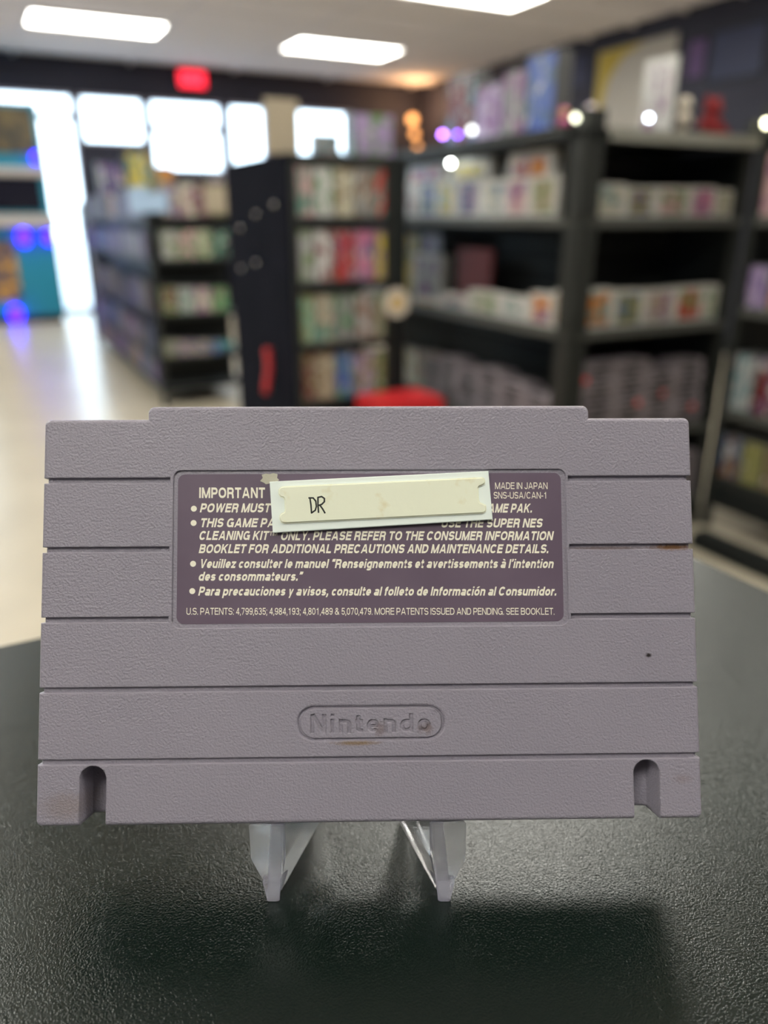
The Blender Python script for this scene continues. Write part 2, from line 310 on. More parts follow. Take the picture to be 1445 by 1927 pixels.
# ------------------------------------------------------------------ a plain grotesque lettering drawn from strokes (1 unit = capital height)
def arc(cx_, cy_, rx, ry, a0, a1, n=12):
    out = []
    for k in range(n+1):
        t = math.radians(a0+(a1-a0)*k/n); c, s = math.cos(t), math.sin(t)
        out.append((cx_+rx*math.copysign(abs(c)**.88, c), cy_+ry*math.copysign(abs(s)**.88, s)))
    return out
def glyph(ch, w):
    """returns (advance width without bearings, strokes); a stroke is ('S', points) or ('D', p, q) with level-cut ends"""
    h = w/2; X = .745
    def ell(wd, lo, hi, a0=0, a1=360, n=24): return arc(wd/2, (lo+hi)/2, wd/2-h, (hi-lo)/2-h, a0, a1, n)
    def ess(wd, lo, hi):
        ry = (hi-lo-2*h)/4; c = wd/2; rx = wd/2-h
        return [('S', arc(c, hi-h-ry, rx, ry, 15, 270, 14)+arc(c, lo+h+ry, rx, ry, 90, -165, 14)[1:])]
    S = lambda *p: ('S', list(p)); D = lambda p, q: ('D', p, q)
    def bowl(wd, y0, y1, x0=None): r = (y1-y0)/2; xr = min(r*1.0, wd*.45); return ('S', [(h if x0 is None else x0, y1)]+[(wd-h-xr, y1)]+arc(wd-h-xr, (y0+y1)/2, xr, r, 90, -90, 12)+[(h if x0 is None else x0, y0)])
    B, T = h, 1-h
    if ch in 'AÀ': wd = .98; return wd, [D((h*1.05, 0), (wd/2-h*.3, 1)), D((wd-h*1.05, 0), (wd/2+h*.3, 1)), S((wd*.2, .30), (wd*.8, .30))]
    if ch == 'B': return .86, [S((h, 0), (h, 1)), bowl(.82, .52, T), bowl(.86, B, .52)]
    if ch == 'C': wd = .92; return wd, [('S', ell(wd, 0, 1, 38, 322))]
    if ch == 'D': return .88, [S((h, 0), (h, 1)), bowl(.88, B, T)]
    if ch == 'E': return .76, [S((.76, T), (h, T), (h, B), (.76, B)), S((h, .53), (.71, .53))]
    if ch == 'F': return .72, [S((.72, T), (h, T), (h, 0)), S((h, .50), (.66, .50))]
    if ch == 'G': wd = .94; return wd, [('S', ell(wd, 0, 1, 42, 338)), S((wd*.55, .46), (wd-h, .46), (wd-h, 0))]
    if ch == 'H': return .88, [S((h, 0), (h, 1)), S((.88-h, 0), (.88-h, 1)), S((h, .53), (.88-h, .53))]
    if ch == 'I': return w, [S((h, 0), (h, 1))]
    if ch == 'J': wd = .66; return wd, [('S', [(wd-h, 1), (wd-h, .3)]+arc(wd/2, .3, wd/2-h, .3-h, 0, -175, 10))]
    if ch == 'K': wd = .90; return wd, [S((h, 0), (h, 1)), D((h, .33), (wd-h*1.4, 1)), D((wd*.42, .55), (wd-h*1.2, 0))]
    if ch == 'L': return .70, [S((h, 1), (h, B), (.70, B))]
    if ch == 'M': wd = 1.06; return wd, [S((h, 0), (h, 1)), S((wd-h, 0), (wd-h, 1)), D((h*1.1, 1), (wd/2, 0)), D((wd-h*1.1, 1), (wd/2, 0))]
    if ch == 'N': wd = .88; return wd, [S((h, 0), (h, 1)), S((wd-h, 0), (wd-h, 1)), D((h*1.15, 1), (wd-h*1.15, 0))]
    if ch in 'O': return .96, [('S', ell(.96, 0, 1))]
    if ch == 'P': return .80, [S((h, 0), (h, 1)), bowl(.80, .43, T)]
    if ch == 'R': return .86, [S((h, 0), (h, 1)), bowl(.82, .47, T), ('S', [(.5, .47), (.66, .42), (.70, .30), (.72, .08), (.80, 0)])]
    if ch == 'S': return .82, ess(.82, 0, 1)
    if ch == 'T': return .78, [S((0, T), (.78, T)), S((.39, 0), (.39, 1))]
    if ch == 'U': wd = .86; return wd, [('S', [(h, 1), (h, .34)]+arc(wd/2, .34, wd/2-h, .34-h, 180, 360, 12)+[(wd-h, .34), (wd-h, 1)])]
    if ch == 'V': wd = .90; return wd, [D((h*1.05, 1), (wd/2, 0)), D((wd-h*1.05, 1), (wd/2, 0))]
    if ch == 'W': wd = 1.28; return wd, [D((h*1.05, 1), (wd*.28, 0)), D((wd*.5, 1), (wd*.28, 0)), D((wd*.5, 1), (wd*.72, 0)), D((wd-h*1.05, 1), (wd*.72, 0))]
    if ch == 'Y': wd = .88; return wd, [D((h*1.1, 1), (wd/2, .38)), D((wd-h*1.1, 1), (wd/2, .38)), S((wd/2, 0), (wd/2, .45))]
    if ch == 'X': wd = .88; return wd, [D((h*1.1, 1), (wd-h*1.1, 0)), D((wd-h*1.1, 1), (h*1.1, 0))]
    if ch == '0': return .68, [('S', ell(.68, 0, 1))]
    if ch == '1': return .68, [S((.40, 0), (.40, 1)), S((.12, .76), (.40, .80))]
    if ch == '2': wd = .68; return wd, [('S', arc(wd/2, .70, wd/2-h, .30-h, 170, -25, 12)+[(h+.02, B), (wd, B)])]
    if ch == '3': wd = .68; return wd, [('S', arc(wd/2, .745, wd/2-h-.02, .255-h, 165, -90, 12)), ('S', arc(wd/2, .275, wd/2-h, .275-h+.01, 90, -165, 12))]
    if ch == '4': wd = .70; return wd, [S((.50, 0), (.50, 1)), S((0, .27), (wd, .27)), D((h*.9, .25), (.48, 1))]
    if ch == '5': wd = .68; return wd, [('S', [(wd-.04, T), (.14, T), (.10, .50)]+arc(wd/2, .32, wd/2-h, .32-h, 130, -165, 12))]
    if ch == '6': wd = .68; return wd, [('S', arc(wd/2, .32, wd/2-h, .32-h, 0, 360, 20)), ('S', arc(wd/2, .52, wd/2-h, .48-h, 35, 190, 12))]
    if ch == '7': wd = .68; return wd, [S((0, T), (wd-h*.6, T)), D((.22, 0), (wd-h*1.1, T))]
    if ch == '8': wd = .68; return wd, [('S', arc(wd/2, .745, wd/2-h-.03, .255-h, 0, 360, 20)), ('S', arc(wd/2, .275, wd/2-h, .275-h+.01, 0, 360, 20))]
    if ch == '9': wd = .68; return wd, [('S', arc(wd/2, .68, wd/2-h, .32-h, 0, 360, 20)), ('S', arc(wd/2, .48, wd/2-h, .48-h, 10, -145, 12))]
    if ch == '&': wd = .90; return wd, [('S', [(wd-.02, .02), (.26, .66)]+arc(.40, .79, .19, .21-h, 195, -20, 10)+[(.45, .58), (.20, .42)]+arc(.38, .26, .38-h, .26-h, 130, 330, 10)+[(.78, .46)])]
    if ch in 'aà':
        wd = .70; g = [('S', [(wd-h, 0), (wd-h, .50)]+arc(wd/2, X-.22, wd/2-h, .22-h, 0, 160, 10)), ('S', arc(wd/2-.01, .225, wd/2-h, .225-h, 0, 360, 20))]
        if ch == 'à': g.append(D((.24, 1.02), (.44, .84)))
        return wd, g
    if ch in 'bpdq':
        wd = .74; x = h if ch in 'bp' else wd-h; y0, y1 = {'b': (0, 1), 'd': (0, 1), 'p': (-.27, X), 'q': (-.27, X)}[ch]; return wd, [S((x, y0), (x, y1)), ('S', ell(wd, 0, X))]
    if ch == 'c': return .64, [('S', ell(.68, 0, X, 40, 320))]
    if ch == 'e': wd = .70; return wd, [('S', [(h*.8, X*.5-.02), (wd-h, X*.5-.02)]+ell(wd, 0, X, 0, 318)[1:])]
    if ch == 'f': wd = .42; return wd, [('S', [(.17, 0), (.17, .75)]+arc(.17+.17, .76, .17, .24-h, 180, 90, 8)+[(wd, T)]), S((0, X-h*.9), (wd, X-h*.9))]
    if ch == 'g': wd = .74; return wd, [('S', ell(wd, 0, X)), ('S', [(wd-h, X), (wd-h, 0)]+arc(wd/2, -.04, wd/2-h, .23-h, 0, -155, 10))]
    if ch == 'i': return w, [S((h, 0), (h, X)), S((h, .86), (h, 1.02))]
    if ch == 'l': return w, [S((h, 0), (h, 1))]
    if ch == 'n': wd = .70; return wd, [S((h, 0), (h, X)), ('S', arc(wd/2, X-.26, wd/2-h, .26-h, 170, 0, 12)+[(wd-h, 0)])]
    if ch == 'm': wd = 1.08; q = (wd-w)/2; return wd, [S((h, 0), (h, X)), ('S', arc(h+q/2, X-.24, q/2, .24-h, 170, 0, 10)+[(h+q, 0)]), ('S', arc(h+q*1.5, X-.24, q/2, .24-h, 180, 0, 10)+[(h+2*q, 0)])]
    if ch in 'oó':
        g = [('S', ell(.74, 0, X))]
        if ch == 'ó': g.append(D((.32, .84), (.52, 1.02)))
        return .74, g
    if ch == 'r': return .44, [S((h, 0), (h, X)), ('S', arc(.40, X-.32, .40-h, .32-h, 170, 85, 8))]
    if ch == 's': return .64, ess(.64, 0, X)
    if ch == 't': wd = .42; return wd, [('S', [(.17, .93), (.17, .20)]+arc(.17+.15, .22, .15, .22-h, 180, 270, 6)+[(wd, B)]), S((0, X-h*.9), (wd-.02, X-h*.9))]
    if ch == 'u': wd = .70; return wd, [S((wd-h, 0), (wd-h, X)), ('S', [(h, X)]+arc(wd/2, .26, wd/2-h, .26-h, 180, 350, 12))]
    if ch == 'v': wd = .68; return wd, [D((h*1.05, X), (wd/2, 0)), D((wd-h*1.05, X), (wd/2, 0))]
    if ch == 'y': wd = .68; return wd, [D((h*1.05, X), (wd/2, 0)), D((wd-h*1.05, X), (wd*.36, -.26))]
    if ch == 'z': wd = .62; return wd, [S((0, X-h), (wd, X-h)), S((0, h), (wd, h)), D((wd-h*1.2, X-h), (h*1.2, h))]
    if ch == '.': return w*1.1, [S((h*1.1, 0), (h*1.1, w*1.1))]
    if ch == ',': return w*1.1, [S((h*1.1, 0), (h*1.1, w*1.1)), D((h*.5, -.17), (h*1.3, .05))]
    if ch in ':;': return w*1.1, [S((h*1.1, 0), (h*1.1, w*1.1)), S((h*1.1, X-w*1.1), (h*1.1, X))]+([D((h*.5, -.17), (h*1.3, .05))] if ch == ';' else [])
    if ch == '\u2019': return w, [S((h, .84), (h, 1.02)), D((h*.4, .70), (h*1.2, .88))]
    if ch == '\u201d': return .44, [S((h, .84), (h, 1.02)), D((h*.4, .70), (h*1.2, .88)), S((.44-h, .84), (.44-h, 1.02)), D((.44-h*1.6, .70), (.44-h*.8, .88))]
    if ch == '\u201c': return .44, [S((h, .70), (h, .88)), D((h*.8, .86), (h*1.6, 1.02)), S((.44-h, .70), (.44-h, .88)), D((.44-h*1.2, .86), (.44-h*.4, 1.02))]
    if ch == '-': return .40, [S((0, .38), (.40, .38))]
    if ch == '/': return .40, [D((h*.9, 0), (.40-h*.9, 1.02))]
    return .34, []
def layout(body, w, bear):
    x = 0; out = []
    for ch in body:
        wd, g = glyph(ch, w)
        for s in g: out.append(('S', [(a+x, b_) for a, b_ in s[1]]) if s[0] == 'S' else ('D', (s[1][0]+x, s[1][1]), (s[2][0]+x, s[2][1])))
        x += wd+(bear if ch != ' ' else 0)
    return out, x-bear
def print_mesh(name, body, width, cap, w, shear=0., bear=.15):
    st_, tot = layout(body, w, bear); h = w/2; sx = width/tot; V_ = []; Q_ = []; z = 0.
    for s in st_:
        if s[0] == 'D':
            (x0, y0), (x1, y1) = s[1], s[2]; dl_ = math.hypot(x1-x0, y1-y0); k = min(h*.86*dl_/max(abs(y1-y0), .01), h*1.5)
            L = [(x0-k, y0), (x1-k, y1)]; Rr = [(x0+k, y0), (x1+k, y1)]
        else:
            P = [np.array(p_) for p_ in s[1]]; P = [P[0]]+[b_ for a, b_ in zip(P[:-1], P[1:]) if np.hypot(*(b_-a)) > 1e-4]
            closed = len(P) > 6 and np.hypot(*(P[0]-P[-1])) < 1e-3
            L = []; Rr = []
            for i, p_ in enumerate(P):
                a = P[i-1] if i > 0 else (P[-2] if closed else None); c = P[i+1] if i < len(P)-1 else (P[1] if closed else None)
                d0 = (p_-a)/np.hypot(*(p_-a)) if a is not None else None; d1_ = (c-p_)/np.hypot(*(c-p_)) if c is not None else None
                if d0 is None: d0 = d1_
                if d1_ is None: d1_ = d0
                n0 = np.array((-d0[1], d0[0])); n1_ = np.array((-d1_[1], d1_[0])); m = n0+n1_; m = m/max(np.hypot(*m), 1e-6); k = h/max(m@n0, .5)
                L.append(tuple(p_+m*k)); Rr.append(tuple(p_-m*k))
        b0 = len(V_); z += .00006
        for a, c in zip(L, Rr): V_ += [(a[0]*sx+a[1]*shear*cap, a[1]*cap, z), (c[0]*sx+c[1]*shear*cap, c[1]*cap, z)]
        for i in range(len(L)-1): q = b0+2*i; Q_.append((q, q+1, q+3, q+2) if (s[0] == 'S') else (q, q+1, q+3, q+2))
    me = bpy.data.meshes.new(name); me.from_pydata([(a*MM, b_*MM, c*MM) for a, b_, c in V_], [], Q_); me.update(); return me
def skeleton(body, width, cap, w, bear, x0, y0):
    st_, tot = layout(body, w, bear); sx = width/tot; segs = []
    for s in st_:
        P = s[1] if s[0] == 'S' else [s[1], s[2]]
        cl = math.hypot(P[0][0]-P[-1][0], P[0][1]-P[-1][1]) < 1e-3
        for k_, (a, b_) in enumerate(zip(P[:-1], P[1:])): segs.append((a[0]*sx+x0, a[1]*cap+y0, b_[0]*sx+x0, b_[1]*cap+y0, k_ == 0 and not cl, k_ == len(P)-2 and not cl))
    return segs
GR = [70.3, 55.9, 41.45, 27.2, 12.75]
def lines(lo, hi, edges, dense, coarse=2.5):
    s = set(np.arange(lo, hi+.001, coarse).round(3))
    for e in edges:
        for d in (.012, .05, .1, .17, .26, .38, .55, .8, 1.2): s.add(round(e+d, 3)); s.add(round(e-d, 3))
    for a, b_, st in dense:
        for q in np.arange(a, b_+1e-6, st): s.add(round(float(q), 3))
    a = np.array(sorted(v for v in s if lo-.013 <= v <= hi+.013)); keep = [a[0]]
    for v in a[1:]:
        if v-keep[-1] > .009: keep.append(v)
    return np.array(keep)
def rrect(X, Y, x0, x1, y0, y1, r):       # positive inside
    qx = np.abs(X-(x0+x1)/2)-(x1-x0)/2+r; qy = np.abs(Y-(y0+y1)/2)-(y1-y0)/2+r
    return -(np.hypot(np.maximum(qx, 0), np.maximum(qy, 0))+np.minimum(np.maximum(qx, qy), 0)-r)
def edge(d, r): return np.where(d >= r, 0., -r+np.sqrt(np.maximum(r*r-(r-np.clip(d, 0, r))**2, 0)))
xsr = [-68.02, -67.5, -46.5, -41.7, -41.0, 41.2, 41.7, 46.5, 67.5, 68.02, 53.95, 59.25, -53.95, -59.25]
XS = lines(-68.04, 68.04, xsr, [(-68.02, -66.6, .1), (66.6, 68.02, .1), (-47.6, -45.4, .1), (45.4, 47.6, .1), (-41.2, -39.2, .1), (39.2, 41.4, .1), (-59.3, -53.9, .12), (53.9, 59.3, .12), (-15.5, 15.3, .085)])
YS = lines(-.02, 85.92, [0, 83.2, 85.9, 39.6, 72.3, 16.5, 23.6, 11.9]+[g_+.55 for g_ in GR]+[g_-.55 for g_ in GR], [(0, 1.4, .1), (81.9, 85.92, .1), (39.5, 41.4, .1), (70.6, 72.4, .1), (16.4, 23.7, .085), (8.9, 12.0, .1)])
X, Y = np.meshgrid(XS, YS)
gband = np.zeros_like(X, bool)
for g_ in GR: gband |= np.abs(Y-g_) < .551
hw = np.where(gband, 67.5, 68.0)
d1 = np.minimum(rrect(X, Y, -68, 68, 0, 83.2, 1.3), hw-np.abs(X)); d2 = rrect(X, Y, -46.5, 46.5, 0, 85.9, 1.4)
dout = np.maximum(d1, d2)
H = edge(dout, .9)
low = np.zeros_like(X)
for i, g_ in enumerate(GR):
    d = np.abs(Y-g_)-.55                       # >0 outside the groove
    if i < 3: d = np.maximum(d, 41.7-np.abs(X)) # upper three stop short of the label
    low = np.minimum(low, np.where(d < 0, -.95, edge(d, .16)))
d = -rrect(X, Y, -41.0, 41.2, 39.6, 72.3, 1.6); low = np.minimum(low, np.where(d < 0, -.45, edge(d, .15)))
d = -rrect(X, Y, -15.3, 15.2, 16.5, 23.6, 3.55); low = np.minimum(low, np.where(d < 0, -.62*np.clip(-d/.3, 0, 1), edge(d, .25)))
pin = rrect(X, Y, -14.55, 14.5, 16.95, 23.1, 3.0); low = np.where(pin > 0, np.where(pin < .12, -.62+pin/.12*.56, -.06), low)
sel = rrect(X, Y, -14.4, 14.4, 17.1, 22.9, 1.) > 0; px_ = X[sel]; py_ = Y[sel]; dm = np.full(px_.shape, 9.)
def near(segs, dm, hw_):
    for x0, y0, x1, y1, e0_, e1_ in segs:
        vx, vy = x1-x0, y1-y0; ln_ = math.hypot(vx, vy)+1e-9; al = ((px_-x0)*vx+(py_-y0)*vy)/ln_; pe = np.abs((px_-x0)*vy-(py_-y0)*vx)/ln_
        tt = np.clip(al/ln_, 0, 1); dd = np.hypot(px_-x0-tt*vx, py_-y0-tt*vy)-hw_
        if e0_: dd = np.where(al < 0, np.maximum(pe-hw_, -al), dd)
        if e1_: dd = np.where(al > ln_, np.maximum(pe-hw_, al-ln_), dd)
        if e0_: dd = np.where(al >= 0, np.maximum(dd, -al), dd)
        if e1_: dd = np.where(al <= ln_, np.maximum(dd, al-ln_), dd)
        dm = np.minimum(dm, dd)
    return dm
dm = near(skeleton('Nintendo', 24.9, 3.9, .26, .18, -12.6, 17.95), dm, .40)
dm = near([(12.95+.42*math.cos(k*.7854), 21.75+.42*math.sin(k*.7854), 12.95+.42*math.cos(k*.7854+.7854), 21.75+.42*math.sin(k*.7854+.7854), False, False) for k in range(8)]+[(12.85, 21.55, 12.85, 21.95, False, False), (12.85, 21.95, 13.05, 21.9, False, False), (12.85, 21.75, 13.05, 21.55, False, False)], dm, .05)
low[sel] = np.where(dm < 0, -.06-.42*np.clip(-dm/.09, 0, 1), low[sel])
for s in (-1, 1):
    xc = 56.6*s; d = np.where(Y < 9.25, np.abs(X-xc), np.hypot(X-xc, Y-9.25))-2.65
    low = np.minimum(low, np.where(d < 0, -8.0-.25*np.clip(-d, 0, 1.), edge(d, .3)))
H = np.minimum(H, 0)+low
H = np.where(dout < -1e-6, -10., np.maximum(H, -10.))
ny, nx = X.shape
ins = dout >= -1e-6
cell = ins[:-1, :-1] | ins[1:, :-1] | ins[:-1, 1:] | ins[1:, 1:]
idx = np.arange(nx*ny).reshape(ny, nx)
used = np.zeros(nx*ny, bool)
jj, ii = np.nonzero(cell)
quads = np.stack([idx[jj, ii], idx[jj, ii+1], idx[jj+1, ii+1], idx[jj+1, ii]], 1)
used[quads.ravel()] = True; remap = np.cumsum(used)-1
V = np.stack([X.ravel()*MM, Y.ravel()*MM, H.ravel()*MM], 1)[used]; Q = remap[quads]
me = bpy.data.meshes.new('back_shell'); me.vertices.add(len(V)); me.vertices.foreach_set('co', V.astype('f').ravel())
me.loops.add(Q.size); me.loops.foreach_set('vertex_index', Q.astype('i').ravel()); me.polygons.add(len(Q))
me.polygons.foreach_set('loop_start', np.arange(0, Q.size, 4, dtype='i')); me.polygons.foreach_set('use_smooth', np.ones(len(Q), bool))
me.materials.append(M_cart); me.update(); me.validate()
cart = root('game_cartridge', CART, 'grey-purple game cartridge, back side forward, leaning on a clear stand', 'game cartridge')
link('back_shell', me, cart)
# the other half of the housing, with its raised grip ribs
bm = bmesh.new()
pts = [(-67.8, .2), (-60, .2), (-60, 1.4), (-53, 1.4), (-53, .2), (53, .2), (53, 1.4), (60, 1.4), (60, .2), (67.8, .2), (67.8, 83), (46.3, 83), (46.3, 85.7), (-46.3, 85.7), (-46.3, 83), (-67.8, 83)]
vs = [bm.verts.new((x*MM, y*MM, -10.02*MM)) for x, y in pts]; f = bm.faces.new(vs)
r = bmesh.ops.extrude_face_region(bm, geom=[f]); bmesh.ops.translate(bm, verts=[v for v in r['geom'] if isinstance(v, bmesh.types.BMVert)], vec=(0, 0, -8*MM))
fs = obj('front_shell', bm, M_cart, cart)
for s in (-1, 1):
    bm = bmesh.new()
    for k in range(5): bm_box(bm, *sorted((s*43*MM, s*66*MM)), (4+14*k)*MM, (15+14*k)*MM, -20*MM, -18.04*MM)
    rb = obj('grip_ribs', bm, M_cart, cart, None, .0006)
bm = bmesh.new(); bm_box(bm, -40*MM, 40*MM, 3*MM, 84*MM, -20*MM, -18.04*MM); obj('front_panel', bm, M_cart, cart, None, .001)

bm = bmesh.new(); bm_box(bm, -36*MM, 36*MM, 85.6*MM, 86.05*MM, -9.5*MM, -1.6*MM); el = obj('end_label', bm, mat('end_label_paper', (.72, .70, .66), .4), cart, None, .0001); el['label'] = 'pale end label on the top edge'
# label
def rr_poly(x0, x1, y0, y1, r, n=8):
    out = []
    for cx_, cy_, a0 in ((x1-r, y1-r, 0), (x0+r, y1-r, 90), (x0+r, y0+r, 180), (x1-r, y0+r, 270)):
        for k in range(n+1):
            t = math.radians(a0+90*k/n); out.append((cx_+r*math.cos(t), cy_+r*math.sin(t)))
    return out
def plate(name, poly, z0, z1, m, parent, bevel=0., matrix=None, nseg=2):
    bm = bmesh.new(); vs = [bm.verts.new((x*MM, y*MM, z0*MM)) for x, y in poly]; f = bm.faces.new(vs)
    r = bmesh.ops.extrude_face_region(bm, geom=[f]); top = [g_ for g_ in r['geom'] if isinstance(g_, bmesh.types.BMVert)]
    bmesh.ops.translate(bm, verts=top, vec=(0, 0, (z1-z0)*MM))
    if bevel:
        tv = set(top); es = [e for e in bm.edges if e.verts[0] in tv and e.verts[1] in tv]
        bmesh.ops.bevel(bm, geom=es, offset=bevel*MM, segments=nseg, affect='EDGES', clamp_overlap=True)
    return obj(name, bm, m, parent, matrix)
M_label = mat('purple_label_paper', (.14, .10, .14), .42); noisy(M_label, 60, (.130, .094, .134), (.150, .110, .153))
M_ink = mat('cream_print', (.92, .88, .73), .5)
M_blackink = mat('black_ink', (.012, .014, .012), .6)
lab = plate('back_label', rr_poly(-40.1, 40.25, 40.45, 71.55, 1.5), -.44, -.36, M_label, cart); lab['label'] = 'dark purple printed label'
ZL = -.355
def qmm(px, py):
    """a measured point on the cartridge face, in its own millimetres"""
    Mi = CART.inverted(); o = Mi @ Vector((0, 0, ZC)); d = Mi.to_3x3() @ ray(px, py); k = -o.z/d.z; p = o+d*k
    return p.x*1000, p.y*1000
def line(body, pxl, pxr, base, cap, wt, shear, bear=.125):
    a = qmm(pxl, base); b_ = qmm(pxr, base); c = qmm(pxl, base-cap)
    me = print_mesh('printed_line', body, math.hypot(b_[0]-a[0], b_[1]-a[1]), c[1]-a[1], wt, shear, bear)
    me.materials.append(M_ink)
    link('printed_line', me, lab, Matrix.Translation((a[0]*MM, a[1]*MM, ZL*MM)) @ Matrix.Rotation(math.atan2(b_[1]-a[1], b_[0]-a[0]), 4, 'Z'))
BO = .222
line('IMPORTANT', 374, 498, 937, 20, .21, 0)
line('MADE IN JAPAN', 932, 1031, 920, 12.5, .135, 0)
line('SNS-USA/CAN-1', 929.5, 1030, 938, 12.5, .135, 0)
line('POWER MUST B', 375, 525, 964, 17, BO, .21)
line('GAME PAK.', 905, 1001, 964.5, 17, BO, .21)
line('THIS GAME PAK', 375, 530, 992, 17, BO, .21)
line('USE THE SUPER NES', 830, 1020, 992.5, 17, BO, .21)
line('CLEANING KIT', 373, 503, 1016, 17, BO, .21)
line('TM', 506, 521, 1008, 8, .15, .1)
line('ONLY. PLEASE REFER TO THE CONSUMER INFORMATION', 527, 1040, 1016.5, 17, BO, .21)
line('BOOKLET FOR ADDITIONAL PRECAUTIONS AND MAINTENANCE DETAILS.', 373, 1032, 1041, 17, BO, .21)
line('Veuillez consulter le manuel \u201cRenseignements et avertissements \u00e0 l\u2019intention', 374, 1041, 1069, 17, BO, .21)
line('des consommateurs.\u201d', 372, 567, 1093, 17, BO, .21)
line('Para precauciones y avisos, consulte al folleto de Informaci\u00f3n al Consumidor.', 372, 1047, 1121, 17, BO, .21)
line('U.S. PATENTS: 4,799,635; 4,984,193; 4,801,489 & 5,070,479. MORE PATENTS ISSUED AND PENDING. SEE BOOKLET.', 350, 1044, 1157, 13, .135, 0)
for px, py in ((364, 957), (363.5, 984), (362.5, 1061), (361, 1112.5)):
    bx, by = qmm(px, py); plate('bullet_dot', [(bx+.62*math.cos(t*.3927), by+.62*math.sin(t*.3927)) for t in range(16)], ZL-.004, ZL+.001, M_ink, lab)
# torn scrap of an old sticker
M_scrap = mat('torn_paper', (.50, .48, .38), .8, bump=(900, .5, .0002))
sp = [qmm(*p) for p in ((489, 905), (494, 899), (492, 893), (500, 891), (507, 892), (514, 890), (522, 892), (521, 899), (525, 903), (518, 908), (509, 909), (500, 911), (496, 908))]
plate('torn_sticker_scrap', sp, -.355, -.28, M_scrap, cart, .02)['label'] = 'torn cream sticker scrap'
# security tag: white base, raised cream insert with notched ends, inked letters
M_tagw = mat('white_tag_plastic', (.88, .95, .90), .35)
M_tagc = mat('cream_tag_plastic', (.70, .70, .52), .5, bump=(300, .25, .0003))
nt2 = M_tagc.node_tree; tc2 = nt2.nodes.new('ShaderNodeTexCoord'); n_ = nt2.nodes.new('ShaderNodeTexNoise'); n_.inputs['Scale'].default_value = 260; n_.inputs['Detail'].default_value = 5
r_ = nt2.nodes.new('ShaderNodeValToRGB'); r_.color_ramp.elements[0].position = .58; r_.color_ramp.elements[0].color = (.86, .88, .70, 1); r_.color_ramp.elements[1].position = .78; r_.color_ramp.elements[1].color = (.74, .67, .40, 1)
nt2.links.new(tc2.outputs['Object'], n_.inputs['Vector']); nt2.links.new(n_.outputs['Fac'], r_.inputs['Fac']); nt2.links.new(r_.outputs['Color'], nt2.nodes['Principled BSDF'].inputs['Base Color'])
tg = plate('security_tag', [qmm(*p) for p in ((514, 1003), (926, 978), (918, 887), (508, 907))], -.33, .75, M_tagw, cart, .12); tg['label'] = 'white rectangular plastic tag stuck askew over the label'
def bez(pts_): return [qmm(*p) for p in pts_]
ip = [(533, 916), (906, 899), (910, 901), (912, 906), (911, 912), (906, 915), (901, 917), (899, 920), (900, 941), (902, 946), (907, 948), (913, 951), (914, 958), (913, 964), (908, 967), (537, 986), (530, 984), (527, 978), (527, 970), (531, 966), (536, 964), (537, 960), (536, 942), (534, 938), (528, 936), (525, 931), (525, 923), (528, 918)]
ipm = [qmm(*p) for p in ip][::-1]
plate('raised_insert', ipm, .755, 1.25, M_tagc, tg, .28, nseg=3)
def stroke(name, segs, wd, z, m, parent):
    bm = bmesh.new()
    for s in segs:
        P = [Vector((*qmm(*p), 0)) for p in s]
        for a_, b_ in zip(P[:-1], P[1:]):
            d = (b_-a_).normalized(); nrm = Vector((-d.y, d.x, 0))*wd/2; e = d*wd*.3
            vs = [bm.verts.new(((q.x)*MM, (q.y)*MM, z*MM)) for q in (a_-e-nrm, b_+e-nrm, b_+e+nrm, a_-e+nrm)]; bm.faces.new(vs)
            z += .0015
    o = link(name, mesh_of(name, bm, m), parent); return o
mk = stroke('inked_letters', [[(584, 938), (586, 952), (587, 966)], [(582, 938), (590, 938), (595, 944), (596, 954), (594, 961), (587, 966)],
    [(600, 965), (599, 950), (599, 937), (606, 935.5), (611, 939), (611, 945), (606, 950), (600, 952)], [(603, 952), (608, 959), (612, 966)]], .33, 1.262, M_blackink, tg)
# ------------------------------------------------------------------ acrylic stand
M_acr = mat('clear_acrylic', (.97, .97, 1.0), .05, trans=1., ior=1.49)
def acrylic(name, clear, frost, col):
    m = bpy.data.materials.new(name); m.use_nodes = True; nt = m.node_tree; nt.nodes.remove(nt.nodes['Principled BSDF'])
    t_ = nt.nodes.new('ShaderNodeBsdfTransparent'); g_ = nt.nodes.new('ShaderNodeBsdfGlass'); g_.inputs['Roughness'].default_value = .04; g_.inputs['IOR'].default_value = 1.49
    a = nt.nodes.new('ShaderNodeMixShader'); a.inputs[0].default_value = clear; nt.links.new(g_.outputs[0], a.inputs[1]); nt.links.new(t_.outputs[0], a.inputs[2])
    d = nt.nodes.new('ShaderNodeBsdfDiffuse'); d.inputs[0].default_value = (*col, 1); l = nt.nodes.new('ShaderNodeBsdfTranslucent'); l.inputs[0].default_value = (*col, 1)
    b2 = nt.nodes.new('ShaderNodeMixShader'); b2.inputs[0].default_value = .5; nt.links.new(d.outputs[0], b2.inputs[1]); nt.links.new(l.outputs[0], b2.inputs[2])
    c = nt.nodes.new('ShaderNodeMixShader'); c.inputs[0].default_value = frost; nt.links.new(a.outputs[0], c.inputs[1]); nt.links.new(b2.outputs[0], c.inputs[2]); nt.links.new(c.outputs[0], nt.nodes['Material Output'].inputs[0]); return m
M_acr = acrylic('clear_acrylic', .22, .07, (.85, .88, .95)); M_frost = acrylic('frosted_acrylic_edge', .25, .26, (.80, .78, .92))
st = root('display_stand', Matrix.Translation((0, 0, ZT)), 'small clear acrylic easel stand under the cartridge', 'display stand')
